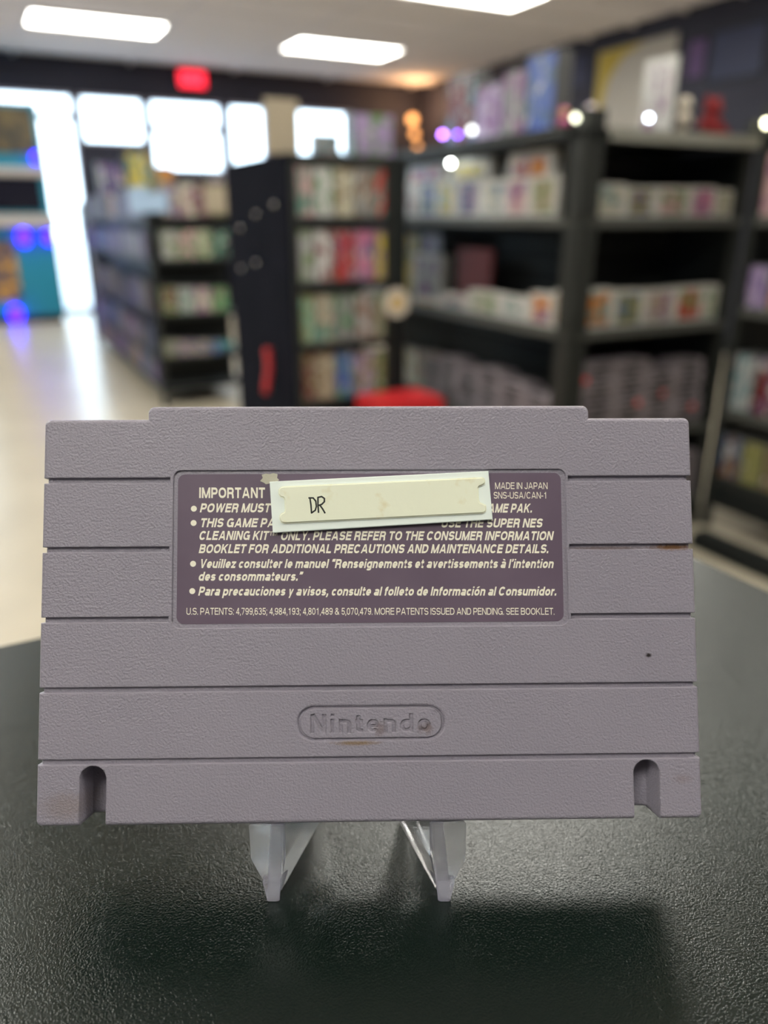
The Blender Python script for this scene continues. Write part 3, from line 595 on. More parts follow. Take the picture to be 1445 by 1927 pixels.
def hull(name, pts_, m, parent, bevel=0.):
    bm = bmesh.new(); vs = [bm.verts.new(p) for p in pts_]; r = bmesh.ops.convex_hull(bm, input=vs)
    bmesh.ops.delete(bm, geom=[v for v in bm.verts if not v.link_faces], context='VERTS')
    bmesh.ops.dissolve_limit(bm, angle_limit=.02, verts=bm.verts, edges=bm.edges)
    if bevel: bmesh.ops.bevel(bm, geom=[e for e in bm.edges], offset=bevel, segments=2, affect='EDGES', clamp_overlap=True)
    return obj(name, bm, m, parent)
def botz(fwd): return 0
Mw = CART
def under(x, zl):             # a point on the cartridge's underside, in the stand's frame
    p = Mw @ Vector((x, -.0001, zl)); return Vector((p.x, p.y, p.z-ZT-.0002))
for s, tx in ((-1, -.0238), (1, .0130)):
    ax = tx
    t0 = [(ax-.0012, .1262, 0), (ax+.0012, .1262, 0), (ax-s*.0055, .150, 0), (ax-s*.009, .150, 0)]
    k = .0025
    u = [under(ax+k+s*.0040, -.0008), under(ax+k+s*.0005, -.0004), under(ax+k-s*.0030, -.0004), under(ax+k-s*.0092, -.0100), under(ax+k-s*.0125, -.0185), under(ax+k-s*.004, -.0190)]
    t1 = [(ax-.0012, .1266, 0), (ax+.0012, .1266, 0), (ax-s*.0055, .150, 0), (ax-s*.009, .150, 0)]
    ft = hull('foot', t1+[(ax+s*.0040, .1236, .0125), (ax-s*.0028, .1232, .0125)]+[tuple(p) for p in u], M_acr, st, .0003)
    e0 = [(ax-.0014, .1244, 0), (ax+.0014, .1244, 0), (ax-.0012, .1262, 0), (ax+.0012, .1262, 0)]
    q_ = ax+k+(.0004 if s < 0 else -.0006)
    e1 = [under(q_-s*.0003, -.0002), under(q_-s*.0030, -.0002), under(q_-s*.0003, -.0016), under(q_-s*.0030, -.0016)]
    hull('frosted_edge', e0+[tuple(p) for p in e1], M_frost, ft, .0002)['label'] = 'frosted lavender edge'
    f0 = [(ax-.0012, .1242, 0), (ax+.0012, .1242, 0), (ax-.0012, .1280, 0), (ax+.0012, .1280, 0), (ax-.0020-.0, .1243, .0055), (ax+.0020, .1243, .0055), (ax-.0022, .1290, .0055), (ax+.0022, .1290, .0055)]
    hull('foot_tip', f0, M_frost, ft, .0003)
ay = (CART @ Vector((0, 0, -.0206)))
for s in (-1, 1):
    P = [CART @ Vector((x, y, z)) - Vector((0, 0, ZT)) for x in (s*.010-.002, s*.010+.002) for y, z in ((.004, -.0206), (.060, -.0206), (.060, -.0230), (.004, -.0230))]
    hull('back_rest', [tuple(p) for p in P], M_acr, st)
P = [(x, y, z) for x in (-.012, .010) for y, z in ((.165, 0), (.215, 0), (.215, .003), (.165, .003))]
hull('rear_foot', P, M_acr, st)
P = [(x, y, z) for x in (-.003, .001) for y, z in ((.200, .0032), (.206, .0032), (.176, .052), (.172, .048))]
hull('rear_strut', P, M_acr, st)

# ------------------------------------------------------------------ shop goods: shared meshes
def unit_box(edge_m, face_m, margin, rec=.03):
    bm = bmesh.new(); bm_box(bm, -.5, .5, rec, 1, 0, 1, 0)
    m = margin
    bm_box(bm, -.5+m, .5-m, 0, rec, m*.8, 1-m*.8, 1)
    return mesh_of('case', bm, [edge_m, face_m])
ME_white = unit_box(M_edge_w, M_cover, .13); ME_case = unit_box(M_edge_d, M_cover, .04); ME_plain = unit_box(M_plain, M_plain, .06)
PAL = {'cream': (.56, .52, .40), 'white': (.62, .61, .60), 'pale pink': (.58, .36, .36), 'pink': (.58, .20, .32), 'red': (.50, .05, .035), 'dark red': (.16, .02, .02), 'orange': (.62, .24, .05),
       'yellow': (.62, .48, .08), 'olive': (.27, .26, .09), 'green': (.10, .30, .13), 'mint green': (.20, .46, .34), 'teal': (.06, .30, .34), 'blue': (.08, .14, .45), 'pale blue': (.30, .42, .58),
       'purple': (.22, .10, .34), 'lilac': (.40, .30, .50), 'grey': (.26, .26, .26), 'pale grey': (.42, .42, .42), 'brown': (.18, .09, .045), 'black': (.03, .03, .035), 'dark blue': (.04, .05, .16), 'beige': (.44, .37, .27)}
PAL = {k: tuple(c*.8 for c in v) for k, v in PAL.items()}
RC = (.57, 2.40, 0); RA = (-.31, 2.75, 0); RB = (-1.35, 4.65, 0)
LIMS = {(RC, 'W'): (.075, 1.265), (RC, 'S'): (.075, .665), (RA, 'S'): (.025, .360), (RB, 'S'): (.034, .486)}
HMAX = {(RB, .12): .13, (RB, .30): .22, (RB, .55): .28, (RC, 1.087): .20, (RC, .757): .30, (RA, 1.087): .165}
def put(rk, face, off, x0, x1, ytop, z, colr, mesh, name, label, cat, group=None, depth=.02, tilt=0., gap=.0008, ym=None):
    """stand an item on the shelf at height z of rack rk, its front on the given plane"""
    ymid = ym or ytop+20
    if face == 'S': a_ = hit(rk, 1, off, x0, ymid).x; b_ = hit(rk, 1, off, x1, ymid).x
    else: a_ = hit(rk, 0, off, x0, ymid).y; b_ = hit(rk, 0, off, x1, ymid).y
    h = hit(rk, 1 if face == 'S' else 0, off, (x0+x1)/2, ytop).z - z
    lo_, hi_ = LIMS.get((rk, face), (-9, 9)) if off < .06 and abs(off) > .001 and off > 0 and z < 1.2 else (-9, 9)
    a_, b_ = sorted((a_, b_)); a_ = max(a_, lo_); b_ = min(b_, hi_); h = min(h, HMAX.get((rk, z), 9))
    wd = max(b_-a_-.003, .01); c = (a_+b_)/2
    L = Matrix.Translation((c, off, z+gap)) if face == 'S' else Matrix.Translation((off, c, z+gap)) @ Matrix.Rotation(-math.pi/2, 4, 'Z')
    Mx = frame(rk) @ L @ Matrix.Rotation(tilt, 4, 'X') @ Matrix.Diagonal((wd, depth, h, 1))
    o = link(name, mesh, None, Mx); o.color = (*PAL[colr], 1)
    return tag(o, label, cat, group)
def row(rk, face, off, xs_, ytops, z, cols, mesh, where, cat='game case', name='game_case', group=None, depth=.02):
    n = len(cols)
    for i, c in enumerate(cols):
        yt = ytops[0]+(ytops[1]-ytops[0])*(i+.5)/n if isinstance(ytops, tuple) else ytops[i]
        put(rk, face, off, xs_[i], xs_[i+1], yt, z, c, mesh, name, f'{c} {cat}, {ORD[i]} from left {where}', cat, group, depth, ym=sum(ytops)/len(ytops)+20)
def rack(rk, wx, dy, zs_, ztop, name, label, post=.03, bigpost=None, cloth=False, split='cross'):
    t = root(name, frame(rk), label, 'shelf rack')
    for (px_, py_) in ((0, 0), (wx, 0), (0, dy), (wx, dy)):
        p = bigpost if (bigpost and (px_, py_) == (0, 0)) else post
        sx = 1 if px_ == 0 else -1; sy = 1 if py_ == 0 else -1
        xa, xb = sorted((px_, px_+sx*p)); ya, yb = sorted((py_, py_+sy*p))
        boxobj('upright_post', (xa, xb, ya, yb, 0, ztop+(.05 if bigpost else 0)), M_post, t, None, .002)
    return t
def shelf(t, x0, x1, y0, y1, z, lip=.028, m=None, lm=None, name='shelf'):
    s = boxobj(name, (x0, x1, y0, y1, z-.012, z), m or M_black, t)
    bm = bmesh.new()
    e = .004
    for q in ((x0, x1, y0-e, y0), (x0-e, x0, y0, y1)): bm_box(bm, q[0], q[1], q[2], q[3], z-.024, z+lip-.024)
    obj('shelf_edge', bm, lm or M_lip, s)
    return s
def wires(t, axis, off, a, b_, z0, z1, step=.03, name='wire_grid'):
    bm = bmesh.new(); n = int((b_-a)/step)
    for k in range(n+1):
        q = a+k*(b_-a)/n
        if axis == 0: bm_box(bm, off-.0016, off+.0016, q-.0016, q+.0016, z0, z1)
        else: bm_box(bm, q-.0016, q+.0016, off-.0016, off+.0016, z0, z1)
    k = z0+.01
    while k < z1:
        if axis == 0: bm_box(bm, off-.004, off-.0016, a, b_, k-.0018, k+.0018)
        else: bm_box(bm, a, b_, off-.004, off-.0016, k-.0018, k+.0018)
        k += .075
    o = obj(name, bm, M_wire, t); o['kind'] = 'stuff'; return o

# ---- rack C: the corner rack, long side facing left, short side facing right of the picture
RC = (.57, 2.40, 0); ZS = (.12, .40, .757, 1.087); TOPC = 1.325
t = rack(RC, .70, 1.75, ZS, TOPC, 'corner_rack', 'black metal corner rack behind the right half of the cartridge', .03, .07)
for z in ZS: shelf(t, .004, .696, .004, 1.746, z)
s_ = boxobj('top_deck', (0, .70, 0, 1.75, TOPC-.03, TOPC), M_black, t)
obj_ = boxobj('front_ledge', (.086, .70, -.012, -.0005, TOPC-.03, TOPC+.004), M_ledge, t); obj_['label'] = 'cream ledge strip'
boxobj('side_ledge', (-.012, -.0005, .072, 1.75, TOPC-.02, TOPC+.012), M_post, t)
for i in range(len(ZS)):
    z0 = ZS[i]; z1 = (list(ZS)+[TOPC-.03])[i+1]-.013 if i < 3 else TOPC-.031
    boxobj('divider_panel', (.345, .355, .30, 1.71, z0+.0005, z1), M_black, t)
    boxobj('divider_panel', (.26, .665, .29, .2995, z0+.0005, z1), M_black, t)
    wires(t, 0, .338, .31, 1.70, z0+.001, z1-.001); wires(t, 1, .284, .26, .66, z0+.001, z1-.001)
boxobj('side_panel', (.701, .706, .032, .85, .02, TOPC-.031), M_black, t)
XW = .03
CL = 'corner rack left side'
# upper left side: tall boxes behind, small boxes in front
for i, (x0, x1, yt, c) in enumerate(((768, 838, 262, 'red'), (848, 922, 258, 'yellow'), (958, 1042, 252, 'orange'))):
    put(RC, 'W', .056, x0, x1, yt, 1.087, c, ME_white, 'boxed_game', f'tall white boxed game with {c} art, at the back of the upper left shelf', 'boxed game', 'tall boxed games on the corner rack', .05)
row(RC, 'W', XW, [752, 788, 822, 858, 904, 950, 996, 1050], [345, 340, 338, 335, 338, 334, 330], 1.087, ['white', 'blue', 'yellow', 'dark blue', 'cream', 'pale pink', 'beige'], ME_white, 'on upper shelf of '+CL, 'small boxed game', 'small_game_box', 'small boxes in front on the upper left shelf', .02)
row(RC, 'W', XW, [776, 826, 880, 940, 996, 1040, 1062], [565, 555, 548, 558, 552, 548], .757, ['orange', 'pale pink', 'cream', 'white', 'orange', 'beige'], ME_white, 'on lower shelf of '+CL, 'white game box', 'white_game_box', 'white boxes on the lower left shelf', .04)
put(RC, 'W', .13, 776, 832, 478, .757, 'pale grey', ME_white, 'pale_box', 'pale grey square box behind the orange one on the corner rack', 'box', None, .05)
put(RC, 'W', .11, 862, 925, 468, .757, 'dark red', ME_plain, 'red_board', 'dark red upright board among the white boxes of the corner rack', 'display board', None, .012)
put(RC, 'W', .20, 755, 792, 438, .757, 'yellow', ME_case, 'game_case', 'yellow case standing deep on the lower shelf beside the dark red board', 'game case', None, .02)
put(RC, 'W', .20, 796, 830, 440, .757, 'lilac', ME_case, 'game_case', 'lilac case standing deep on the lower shelf beside the dark red board', 'game case', None, .02)
row(RC, 'W', XW, [757, 785, 806, 828], [655, 660, 662], .40, ['cream', 'dark red', 'brown'], ME_case, 'on low shelf of '+CL, 'upright game case', 'upright_case', None, .02)
# right side
row(RC, 'S', .03, [1122, 1178, 1236, 1300, 1348, 1386], [346, 352, 352, 352, 358], 1.087, ['cream', 'olive', 'pale pink', 'pink', 'cream'], ME_white, 'on upper right shelf of corner rack', 'flat game box', 'flat_game_box', 'boxes on the upper right shelf', .05)
row(RC, 'S', .03, [1098, 1155, 1213, 1271, 1325, 1384], [545, 547, 545, 540, 536], .757, ['orange', 'olive', 'beige', 'red', 'cream'], ME_white, 'on middle right shelf of corner rack', 'white tray box', 'white_tray_box', 'boxes on the middle right shelf', .05)
# goods on top, long side
row(RC, 'W', .04, [842, 896, 948, 990, 1046], [138, 158, 132, 100], TOPC+.0, ['dark red', 'lilac', 'grey', 'blue'], ME_case, 'on top of the corner rack', 'collector box', 'collector_box', 'collector boxes on top of the corner rack', .06)
put(RC, 'W', .15, 945, 1000, 150, TOPC, 'pale blue', ME_plain, 'blue_box', 'pale blue box on the corner rack, behind the grey collector box', 'box', None, .05)
# figures and plush made of shaped bodies
def figure(name, rk, x, y, z, s, c1, c2, label, cat='figurine'):
    bm = bmesh.new(); bm_box(bm, -.30, .30, -.30, .30, 0, .06, 1); bm_cyl(bm, (-.12, 0, .06), (-.10, 0, .45), .11, 10, 0, .12); bm_cyl(bm, (.12, 0, .06), (.10, 0, .45), .11, 10, 0, .12)
    bm_cyl(bm, (0, 0, .40), (0, 0, .85), .26, 12, 0, .20); bm_cyl(bm, (-.20, 0, .80), (-.42, -.05, .45), .09, 8, 0, .07); bm_cyl(bm, (.20, 0, .80), (.42, -.05, .45), .09, 8, 0, .07)
    bm_sphere(bm, (0, 0, 1.08), .27, 1); bm_sphere(bm, (0, .04, 1.16), .28, 0, 16, .8)
    for q in (-.1, .1): bm_sphere(bm, (q, -.25, 1.05), .035, 2, 8)
    o = link(name, mesh_of(name, bm, [c1, c2, M_blackink]), None, frame(rk) @ Matrix.Translation((x, y, z)) @ Matrix.Scale(s, 4)); return tag(o, label, cat)
M_pinkp = mat('pink_vinyl', (.60, .12, .30), .4); M_yel = mat('yellow_vinyl', (.65, .42, .10), .4); M_whv = mat('white_vinyl', (.60, .52, .54), .4); M_redp = mat('red_plush', (.22, .012, .014), .9, bump=(90, .6, .01)); M_beig = mat('beige_plush', (.50, .44, .36), .9); M_drk = mat('dark_vinyl', (.05, .04, .06), .5)
p = hit(RC, 0, .05, 1066, 195); figure('figurine', RC, .05, p.y+.005, TOPC+.001, .050, M_pinkp, M_yel, 'pink figurine with yellow head on top of the corner rack')
p = hit(RC, 0, .05, 1108, 190); figure('figurine', RC, .10, p.y+.045, TOPC+.001, .055, M_whv, M_whv, 'white figurine on top of the corner rack beside the tall white board')
# framed card
put(RC, 'W', .37, 1213, 1272, 110, TOPC, 'white', ME_white, 'framed_card', 'small white framed card standing on the corner rack in front of the cream banner', 'framed card', None, .012)
def plush(rk, x, y, z, s, label, body, face_):
    bm = bmesh.new(); bm_sphere(bm, (0, 0, .40), .42, 0, 20, .95); bm_sphere(bm, (0, -.05, .98), .33, 0, 20, .9); bm_sphere(bm, (0, -.30, .92), .17, 1)
    for q in (-1, 1):
        bm_sphere(bm, (q*.26, 0, 1.27), .13, 0, 12); bm_cyl(bm, (q*.30, -.05, .62), (q*.55, -.22, .30), .13, 10, 0, .11); bm_cyl(bm, (q*.20, -.2, .14), (q*.32, -.62, .13), .14, 10, 0, .13); bm_sphere(bm, (q*.12, -.34, 1.06), .035, 2, 8)
    o = link('plush_toy', mesh_of('plush_toy', bm, [body, face_, M_blackink]), None, frame(rk) @ Matrix.Translation((x, y, z)) @ Matrix.Scale(s, 4)); return tag(o, label, 'plush toy')
p = hit(RC, 1, .06, 1345, 215); plush(RC, p.x, .075, TOPC+.002, .085, 'dark red plush toy on the right end of the corner rack', M_redp, M_redp)
p = hit(RC, 1, .05, 1296, 220); figure('figurine', RC, p.x, .07, TOPC+.001, .080, M_beig, M_beig, 'beige figurine between the framed card and the red plush toy')

# stacks of loose grey cartridges
bm = bmesh.new(); bm_box(bm, -.068, .068, .002, .083, 0, .0088, 0); bm_box(bm, -.068, .068, .002, .083, .0096, .0186, 0); bm_box(bm, -.066, .066, .003, .082, .0086, .0098, 1); bm_box(bm, -.045, .045, 0, .0022, .003, .0156, 0); bm_box(bm, -.035, .035, -.0004, .0002, .005, .0135, 1)
ME_cart = mesh_of('loose_cartridge', bm, [M_greycart, M_post])
ME_dot = None
bm = bmesh.new(); bm_cyl(bm, (0, 0, 0), (0, -.0008, 0), .0095, 14); ME_dot = mesh_of('price_sticker', bm, M_redstick)
dots = {(0, 10), (1, 5), (2, 6), (3, 3)}
rowshift = [random.uniform(-.022, .022) for _ in range(16)]
for c in range(4):
    hgt = (13, 13, 11, 12)[c]
    for k in range(hgt):
        o = link('loose_cartridge', ME_cart, None, frame(RC) @ Matrix.Translation((.166+c*.1366+rowshift[k], .008+random.uniform(0, .018), .4005+k*.0192)))
        tag(o, ('red-stickered ' if (c, k) in dots else '')+f'grey cartridge, {ORD[k]} from bottom, {ORD[c]} stack right of the corner post', 'game cartridge', 'loose cartridges stacked on the right side')
        if (c, k) in dots:
            q = link('price_sticker', ME_dot, o, Matrix.Translation((.03 if c else -.055, -.0005, .0095))); q['label'] = 'red round sticker'
for c in range(6):
    for k in range((7, 8, 9, 8, 9, 8)[c]):
        o = link('loose_cartridge', ME_cart, None, frame(RC) @ Matrix.Translation((.008+random.uniform(0, .018), .16+c*.139, .4005+k*.0192)) @ Matrix.Rotation(-math.pi/2, 4, 'Z'))
        tag(o, f'grey cartridge, {ORD[k]} from bottom, {ORD[c]} stack left of the corner post', 'game cartridge', 'loose cartridges stacked on the left side')
for k in range(9):
    o = link('loose_cartridge', ME_cart, None, frame(RC) @ Matrix.Translation((.59, .012, .1205+k*.0192)))
    tag(o, f'grey cartridge, {ORD[k]} from bottom, lone stack on the corner rack\'s lowest shelf', 'game cartridge', 'loose cartridges on the lowest shelf')

# ---- rack A: narrow end rack with four rows of cases
RA = (-.31, 2.75, 0); ZA = (.20, .456, .665, .875, 1.087); TOPA = 1.285; WA = .385
t = rack(RA, WA, .70, ZA, TOPA, 'end_rack', 'black end rack with four rows of game cases behind the cartridge\'s middle', .022)
for z in ZA: shelf(t, .024, WA-.003, .004, .696, z, .02, None, M_black)
boxobj('top_deck', (0, WA, 0, .70, TOPA-.025, TOPA), M_post, t)
boxobj('corner_filler', (WA+.001, WA+.055, 0, .02, .0, TOPA), M_black, t)
sp_ = boxobj('side_panel', (-.012, -.001, 0, .70, .02, TOPA), M_cloth, t); sp_['label'] = 'dark side panel with round bolts'
for yy, z in ((.30, 1.10), (.33, .93), (.24, .52), (.10, 1.13), (.50, 1.05), (.52, .9)):
    bm = bmesh.new(); bm_sphere(bm, (-.0205, yy, z), .008, 0, 12); obj('bolt_head', bm, M_chrome, sp_)
boxobj('back_panel', (.03, WA-.03, .20, .21, .21, TOPA-.03), M_black, t)
AW = 'narrow end rack'
cols = [['pale pink', 'white', 'cream', 'grey', 'red'], ['pale grey', 'white', 'red', 'pink', 'yellow'], ['mint green', 'beige', 'grey', 'pale grey', 'beige'], ['dark red', 'beige', 'blue', 'lilac', 'olive']]
xr = [(550, 744, 310, 312), (552, 744, 430, 432), (553, 744, 552, 550), (554, 744, 662, 658)]
for i, (cc, (xa, xb, ya, yb)) in enumerate(zip(cols, xr)):
    n = len(cc); xx = [xa+(xb-xa)*k/n for k in range(n+1)]
    row(RA, 'S', .012, xx, (ya, yb), ZA[4-i], cc, ME_case, f'on shelf {ORD[i]} from top, '+AW, 'game case', 'game_case', f'game cases on the {ORD[i]} shelf of the end rack', .018)
put(RA, 'S', .05, 497, 562, 186, TOPA, 'beige', ME_plain, 'standing_poster', 'faded beige poster card standing on the left end of the end rack', 'poster', None, .006)
put(RA, 'S', .06, 664, 742, 214, TOPA, 'lilac', ME_case, 'large_box', 'large lilac box with red art on the right end of the end rack', 'box', None, .08)
put(RA, 'S', .08, 592, 640, 252, TOPA, 'grey', ME_case, 'grey_box', 'low grey box between the beige poster and lilac box', 'box', None, .05)
put(RA, 'S', .02, 598, 632, 290, TOPA, 'red', ME_plain, 'red_box', 'tiny red box on top of the end rack', 'box', None, .03)
# red scraper-shaped handle hanging at the dark panel
M_red = mat('red_plastic', (.55, .02, .025), .4)
bm = bmesh.new(); pth = [(0, 0, .13), (.004, 0, .10), (.003, 0, .06), (-.006, 0, .02), (-.012, 0, -.02)]
for a_, b_ in zip(pth[:-1], pth[1:]): bm_cyl(bm, a_, b_, .013, 12)
for q in pth: bm_sphere(bm, q, .0128, 0, 12)
bm_cyl(bm, (0, 0, .13), (.024, 0, .135), .003, 8)
p = hit(RA, 0, -.03, 512, 700); tag(obj('hanging_handle', bm, M_red, None, frame(RA) @ Matrix.Translation((-.0455, p.y, p.z-.05))), 'curved red handle hanging on the dark rack panel', 'handle')
# round cream badge sticking out between the racks
bm = bmesh.new(); bm_cyl(bm, (0, 0, 0), (0, -.006, 0), .052, 28); bm_cyl(bm, (0, -.006, 0), (0, -.0068, 0), .026, 24, 1); bm_cyl(bm, (0, .05, 0), (0, 0, 0), .004, 8)
p = hit(RA, 1, -.02, 738, 568)
tag(obj('round_sign', bm, [mat('cream_card', (.56, .50, .42), .6), mat('ochre_print', (.55, .38, .14), .6)], None, frame(RA) @ Matrix.Translation((p.x, -.052, p.z))), 'round cream sign with an ochre centre on the end rack\'s right post', 'sign')
# red and pale boxes low between racks
o = boxobj('red_carton', (.20, .46, -.26, -.06, .30, .485), M_red, None, frame(RA), .004); tag(o, 'bright red carton just above the cartridge\'s top edge', 'carton')
o2 = boxobj('low_stand', (.15, .62, -.28, -.04, .0, .299), M_black, None, frame(RA), .004); tag(o2, 'low black stand carrying the red carton', 'stand')
# ---- rack B and the long run behind it
RB = (-1.35, 4.65, 0); ZB = (.12, .30, .55, .86, 1.09); TOPB = 1.20; WB = .52
t = rack(RB, WB, 2.85, ZB, TOPB, 'long_rack', 'long black shelf rack running toward the shop door', .03)
for z in ZB: shelf(t, .004, WB-.004, .004, 2.84, z, .02, None, M_black)
boxobj('centre_panel', (.21, .23, .16, 2.81, .125, TOPB+.05), M_black, t)
boxobj('end_panel', (.06, WB-.03, .14, .15, .125, TOPB), M_black, t)
BW = 'of long rack end'
for i, (z, yt, cc) in enumerate(((1.09, 345, ['beige', 'cream', 'brown', 'olive']), (.86, 432, ['pale grey', 'pale pink', 'cream', 'black']), (.55, 540, ['dark red', 'pale grey', 'cream', 'green']), (.30, 640, ['grey', 'beige', 'beige', 'blue']), (.12, 728, ['grey', 'white', 'pale grey']))):
    xx = [302+(430-302)*k/4 for k in range(5)]
    row(RB, 'S', .012, xx, (yt, yt), z, cc, ME_case, f'on shelf {ORD[i]} from top {BW}', 'game case', 'game_case', f'cases on the long rack\'s end, {ORD[i]} shelf', .03)
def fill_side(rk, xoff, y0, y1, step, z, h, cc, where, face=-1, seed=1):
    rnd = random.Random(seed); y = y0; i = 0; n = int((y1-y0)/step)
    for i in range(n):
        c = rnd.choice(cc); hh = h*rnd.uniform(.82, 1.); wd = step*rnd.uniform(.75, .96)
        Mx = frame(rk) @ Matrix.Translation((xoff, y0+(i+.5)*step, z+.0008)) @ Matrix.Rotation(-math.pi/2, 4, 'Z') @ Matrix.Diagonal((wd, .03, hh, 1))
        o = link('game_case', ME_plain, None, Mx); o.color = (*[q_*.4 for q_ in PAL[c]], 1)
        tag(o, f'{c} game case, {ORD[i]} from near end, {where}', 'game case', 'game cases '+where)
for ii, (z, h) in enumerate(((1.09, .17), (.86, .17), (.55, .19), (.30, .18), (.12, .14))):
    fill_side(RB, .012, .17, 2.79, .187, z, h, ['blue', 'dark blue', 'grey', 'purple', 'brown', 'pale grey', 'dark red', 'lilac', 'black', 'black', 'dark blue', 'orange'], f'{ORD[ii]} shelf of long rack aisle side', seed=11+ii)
# tilted pale boxes on the long rack
for i, (x0, x1, yt, c) in enumerate(((242, 274, 352, 'pale blue'), (276, 312, 362, 'pale blue'))):
    put(RB, 'W', -.024, x0, x1, yt, 1.115, c, ME_plain, 'pale_bag', f'pale blue bag, {ORD[i]} from left on the long rack\'s front corner', 'bag', 'pale bags on the long rack', .015)
put(RB, 'S', -.012, 384, 432, 350, 1.115, 'beige', ME_plain, 'beige_card', 'beige card tilted on the long rack beside the dark panel', 'card', None, .008)
put(RB, 'S', -.03, 415, 443, 645, .34, 'teal', ME_plain, 'teal_bag', 'teal blue bag hanging low between the two racks', 'bag', None, .02)
# dark display cases below window one, with yellow and orange boxes
RD = (ROOM.x, ROOM.y, 0)
t = root('window_display', frame(RD) @ Matrix.Translation((-4.44, -.62, 0)), 'dark display cabinet under the leftmost window', 'cabinet')
boxobj('cabinet_body', (0, 1.9, 0, .55, .05, 1.20), M_cloth, t, None, .005); boxobj('plinth', (.03, 1.87, .03, .52, 0, .049), M_black, t)
boxobj('top_board', (-.01, 1.91, -.01, .56, 1.201, 1.23), M_post, t)
for i, (x, w_, h, c) in enumerate(((.05, .28, .44, 'dark blue'), (.36, .26, .56, 'yellow'), (.65, .24, .42, 'orange'), (1.0, .22, .28, 'black'), (1.3, .30, .34, 'grey'))):
    o = link('display_box', ME_case, None, frame(RD) @ Matrix.Translation((-4.44+x+w_/2, -.5, 1.2305)) @ Matrix.Diagonal((w_, .2, h, 1))); o.color = (*PAL[c], 1)
    tag(o, f'{c} display box on the cabinet under the leftmost window', 'box', 'display boxes under the window')

# ---- rack D at the right edge
RDD = tuple(Vector((.57, 2.40, 0))+U*.7075+N*.0)
def dl(name, d, m, parent, bevel=0.): return boxobj(name, d, m, parent, None, bevel)
t = root('edge_rack', frame(RDD), 'dark open-legged rack cut by the right edge of the photo', 'shelf rack')
for (xa, ya) in ((0, -.03), (.42, -.03), (0, -1.2), (.42, -1.2)): dl('upright_post', (xa, xa+.03, ya, ya+.03, 0, 1.42), M_post, t, .002)
boxobj('end_panel', (.031, .419, -.012, -.004, .21, 1.35), M_black, t)
boxobj('bottom_rail', (-.001, .003, -1.165, -.034, .09, .175), M_black, t)
ZD = (.20, .45, .80, 1.087, 1.36)
for z in ZD: shelf(t, .004, .446, -1.165, -.034, z, .03, None, M_post if z == .2 else M_lip)
for i, (z, hh, cc) in enumerate(((1.087, .20, ['pale pink', 'white', 'orange', 'grey', 'blue']), (.80, .14, ['lilac', 'orange', 'white', 'pale pink', 'red']), (.45, .20, ['pale grey', 'dark red', 'yellow', 'olive', 'grey']), (.20, .16, ['brown', 'olive', 'brown', 'orange', 'beige']), (1.36, .12, ['grey', 'black', 'dark blue', 'grey', 'black']))):
    for k, c in enumerate(cc):
        o = link('stacked_box', ME_case, None, frame(RDD) @ Matrix.Translation((.012, -.078-k*.092, z+.0008)) @ Matrix.Rotation(-math.pi/2, 4, 'Z') @ Matrix.Diagonal((.085, .12, hh, 1))); o.color = (*PAL[c], 1)
        tag(o, f'{c} box, {ORD[k]} from far end, {["second", "middle", "fourth", "lowest", "top"][i]} shelf of right edge rack', 'box', 'boxes on the edge rack')
# black floor rail running along the aisle
p0 = Vector((.94, 2.88, 0))
bm = bmesh.new(); bm_box(bm, -.035, .035, -1.3, 0, 0, .05); bm_box(bm, -.05, -.036, -1.3, 0, 0, .012)
tag(obj('floor_rail', bm, M_black, None, frame((1.12, 2.54, 0)) , .004), 'low black rail on the floor right of the cartridge', 'floor rail')

# navy posters on the right wall and small extras
def wallposter(px0, px1, py0, py1, c, label, out=.0):
    M = frame(ROOM); a_ = hit(ROOM, 0, -.012, px0, (py0+py1)/2); b_ = hit(ROOM, 0, -.012, px1, (py0+py1)/2); h0 = hit(ROOM, 0, -.012, (px0+px1)/2, py1).z; h1 = hit(ROOM, 0, -.012, (px0+px1)/2, py0).z
    y0, y1 = sorted((a_.y, b_.y)); h0 = max(h0, .2); h1 = min(h1, ZR-.02)
    bm = bmesh.new(); bm_box(bm, -.012, -.001, y0, y1, h0, h1, 0); bm_box(bm, -.0135, -.0121, y0+.02, y1-.02, h0+.02, h1-.02, 1)
    o = link('wall_poster', mesh_of('wall_poster', bm, [M_black, M_plain]), None, M); o.color = (*[q_*.5 for q_ in PAL[c]], 1); tag(o, label, 'poster', 'posters on the right wall')
M_board = mat('white_board', (.42, .39, .34), .6)
a_ = hit(ROOM, 0, -.012, 1122, 150); b_ = hit(ROOM, 0, -.012, 1266, 150); zt = hit(ROOM, 0, -.012, 1190, 82).z
bn = boxobj('wall_banner', (-.012, -.001, b_.y, a_.y, zt-1.15, zt), M_board, None, frame(ROOM), .002); tag(bn, 'large cream banner with a yellow corner on the right wall', 'banner')
bm = bmesh.new(); w_ = a_.y-b_.y
vs = [bm.verts.new((-.0125, a_.y-u_*w_, zt-v_)) for u_, v_ in ((.01, .01), (.62, .01), (.35, .09), (.18, .26), (.10, .52), (.01, .52))]; f = bm.faces.new(vs)
rr = bmesh.ops.extrude_face_region(bm, geom=[f]); bmesh.ops.translate(bm, verts=[v for v in rr['geom'] if isinstance(v, bmesh.types.BMVert)], vec=(-.001, 0, 0))
obj('yellow_corner', bm, mat('yellow_print', (.45, .33, .03), .5), bn)
wallposter(1292, 1330, 70, 150, 'purple', 'purple poster high on the right wall behind the red plush toy')
wallposter(1335, 1440, 45, 150, 'dark blue', 'dark blue poster high on the right wall at the photo\'s edge')
wallposter(1060, 1110, 100, 170, 'dark blue', 'dim poster on the right wall left of the cream display board')
M_bwood = mat('cream_shade', (.5, .45, .3), .6)

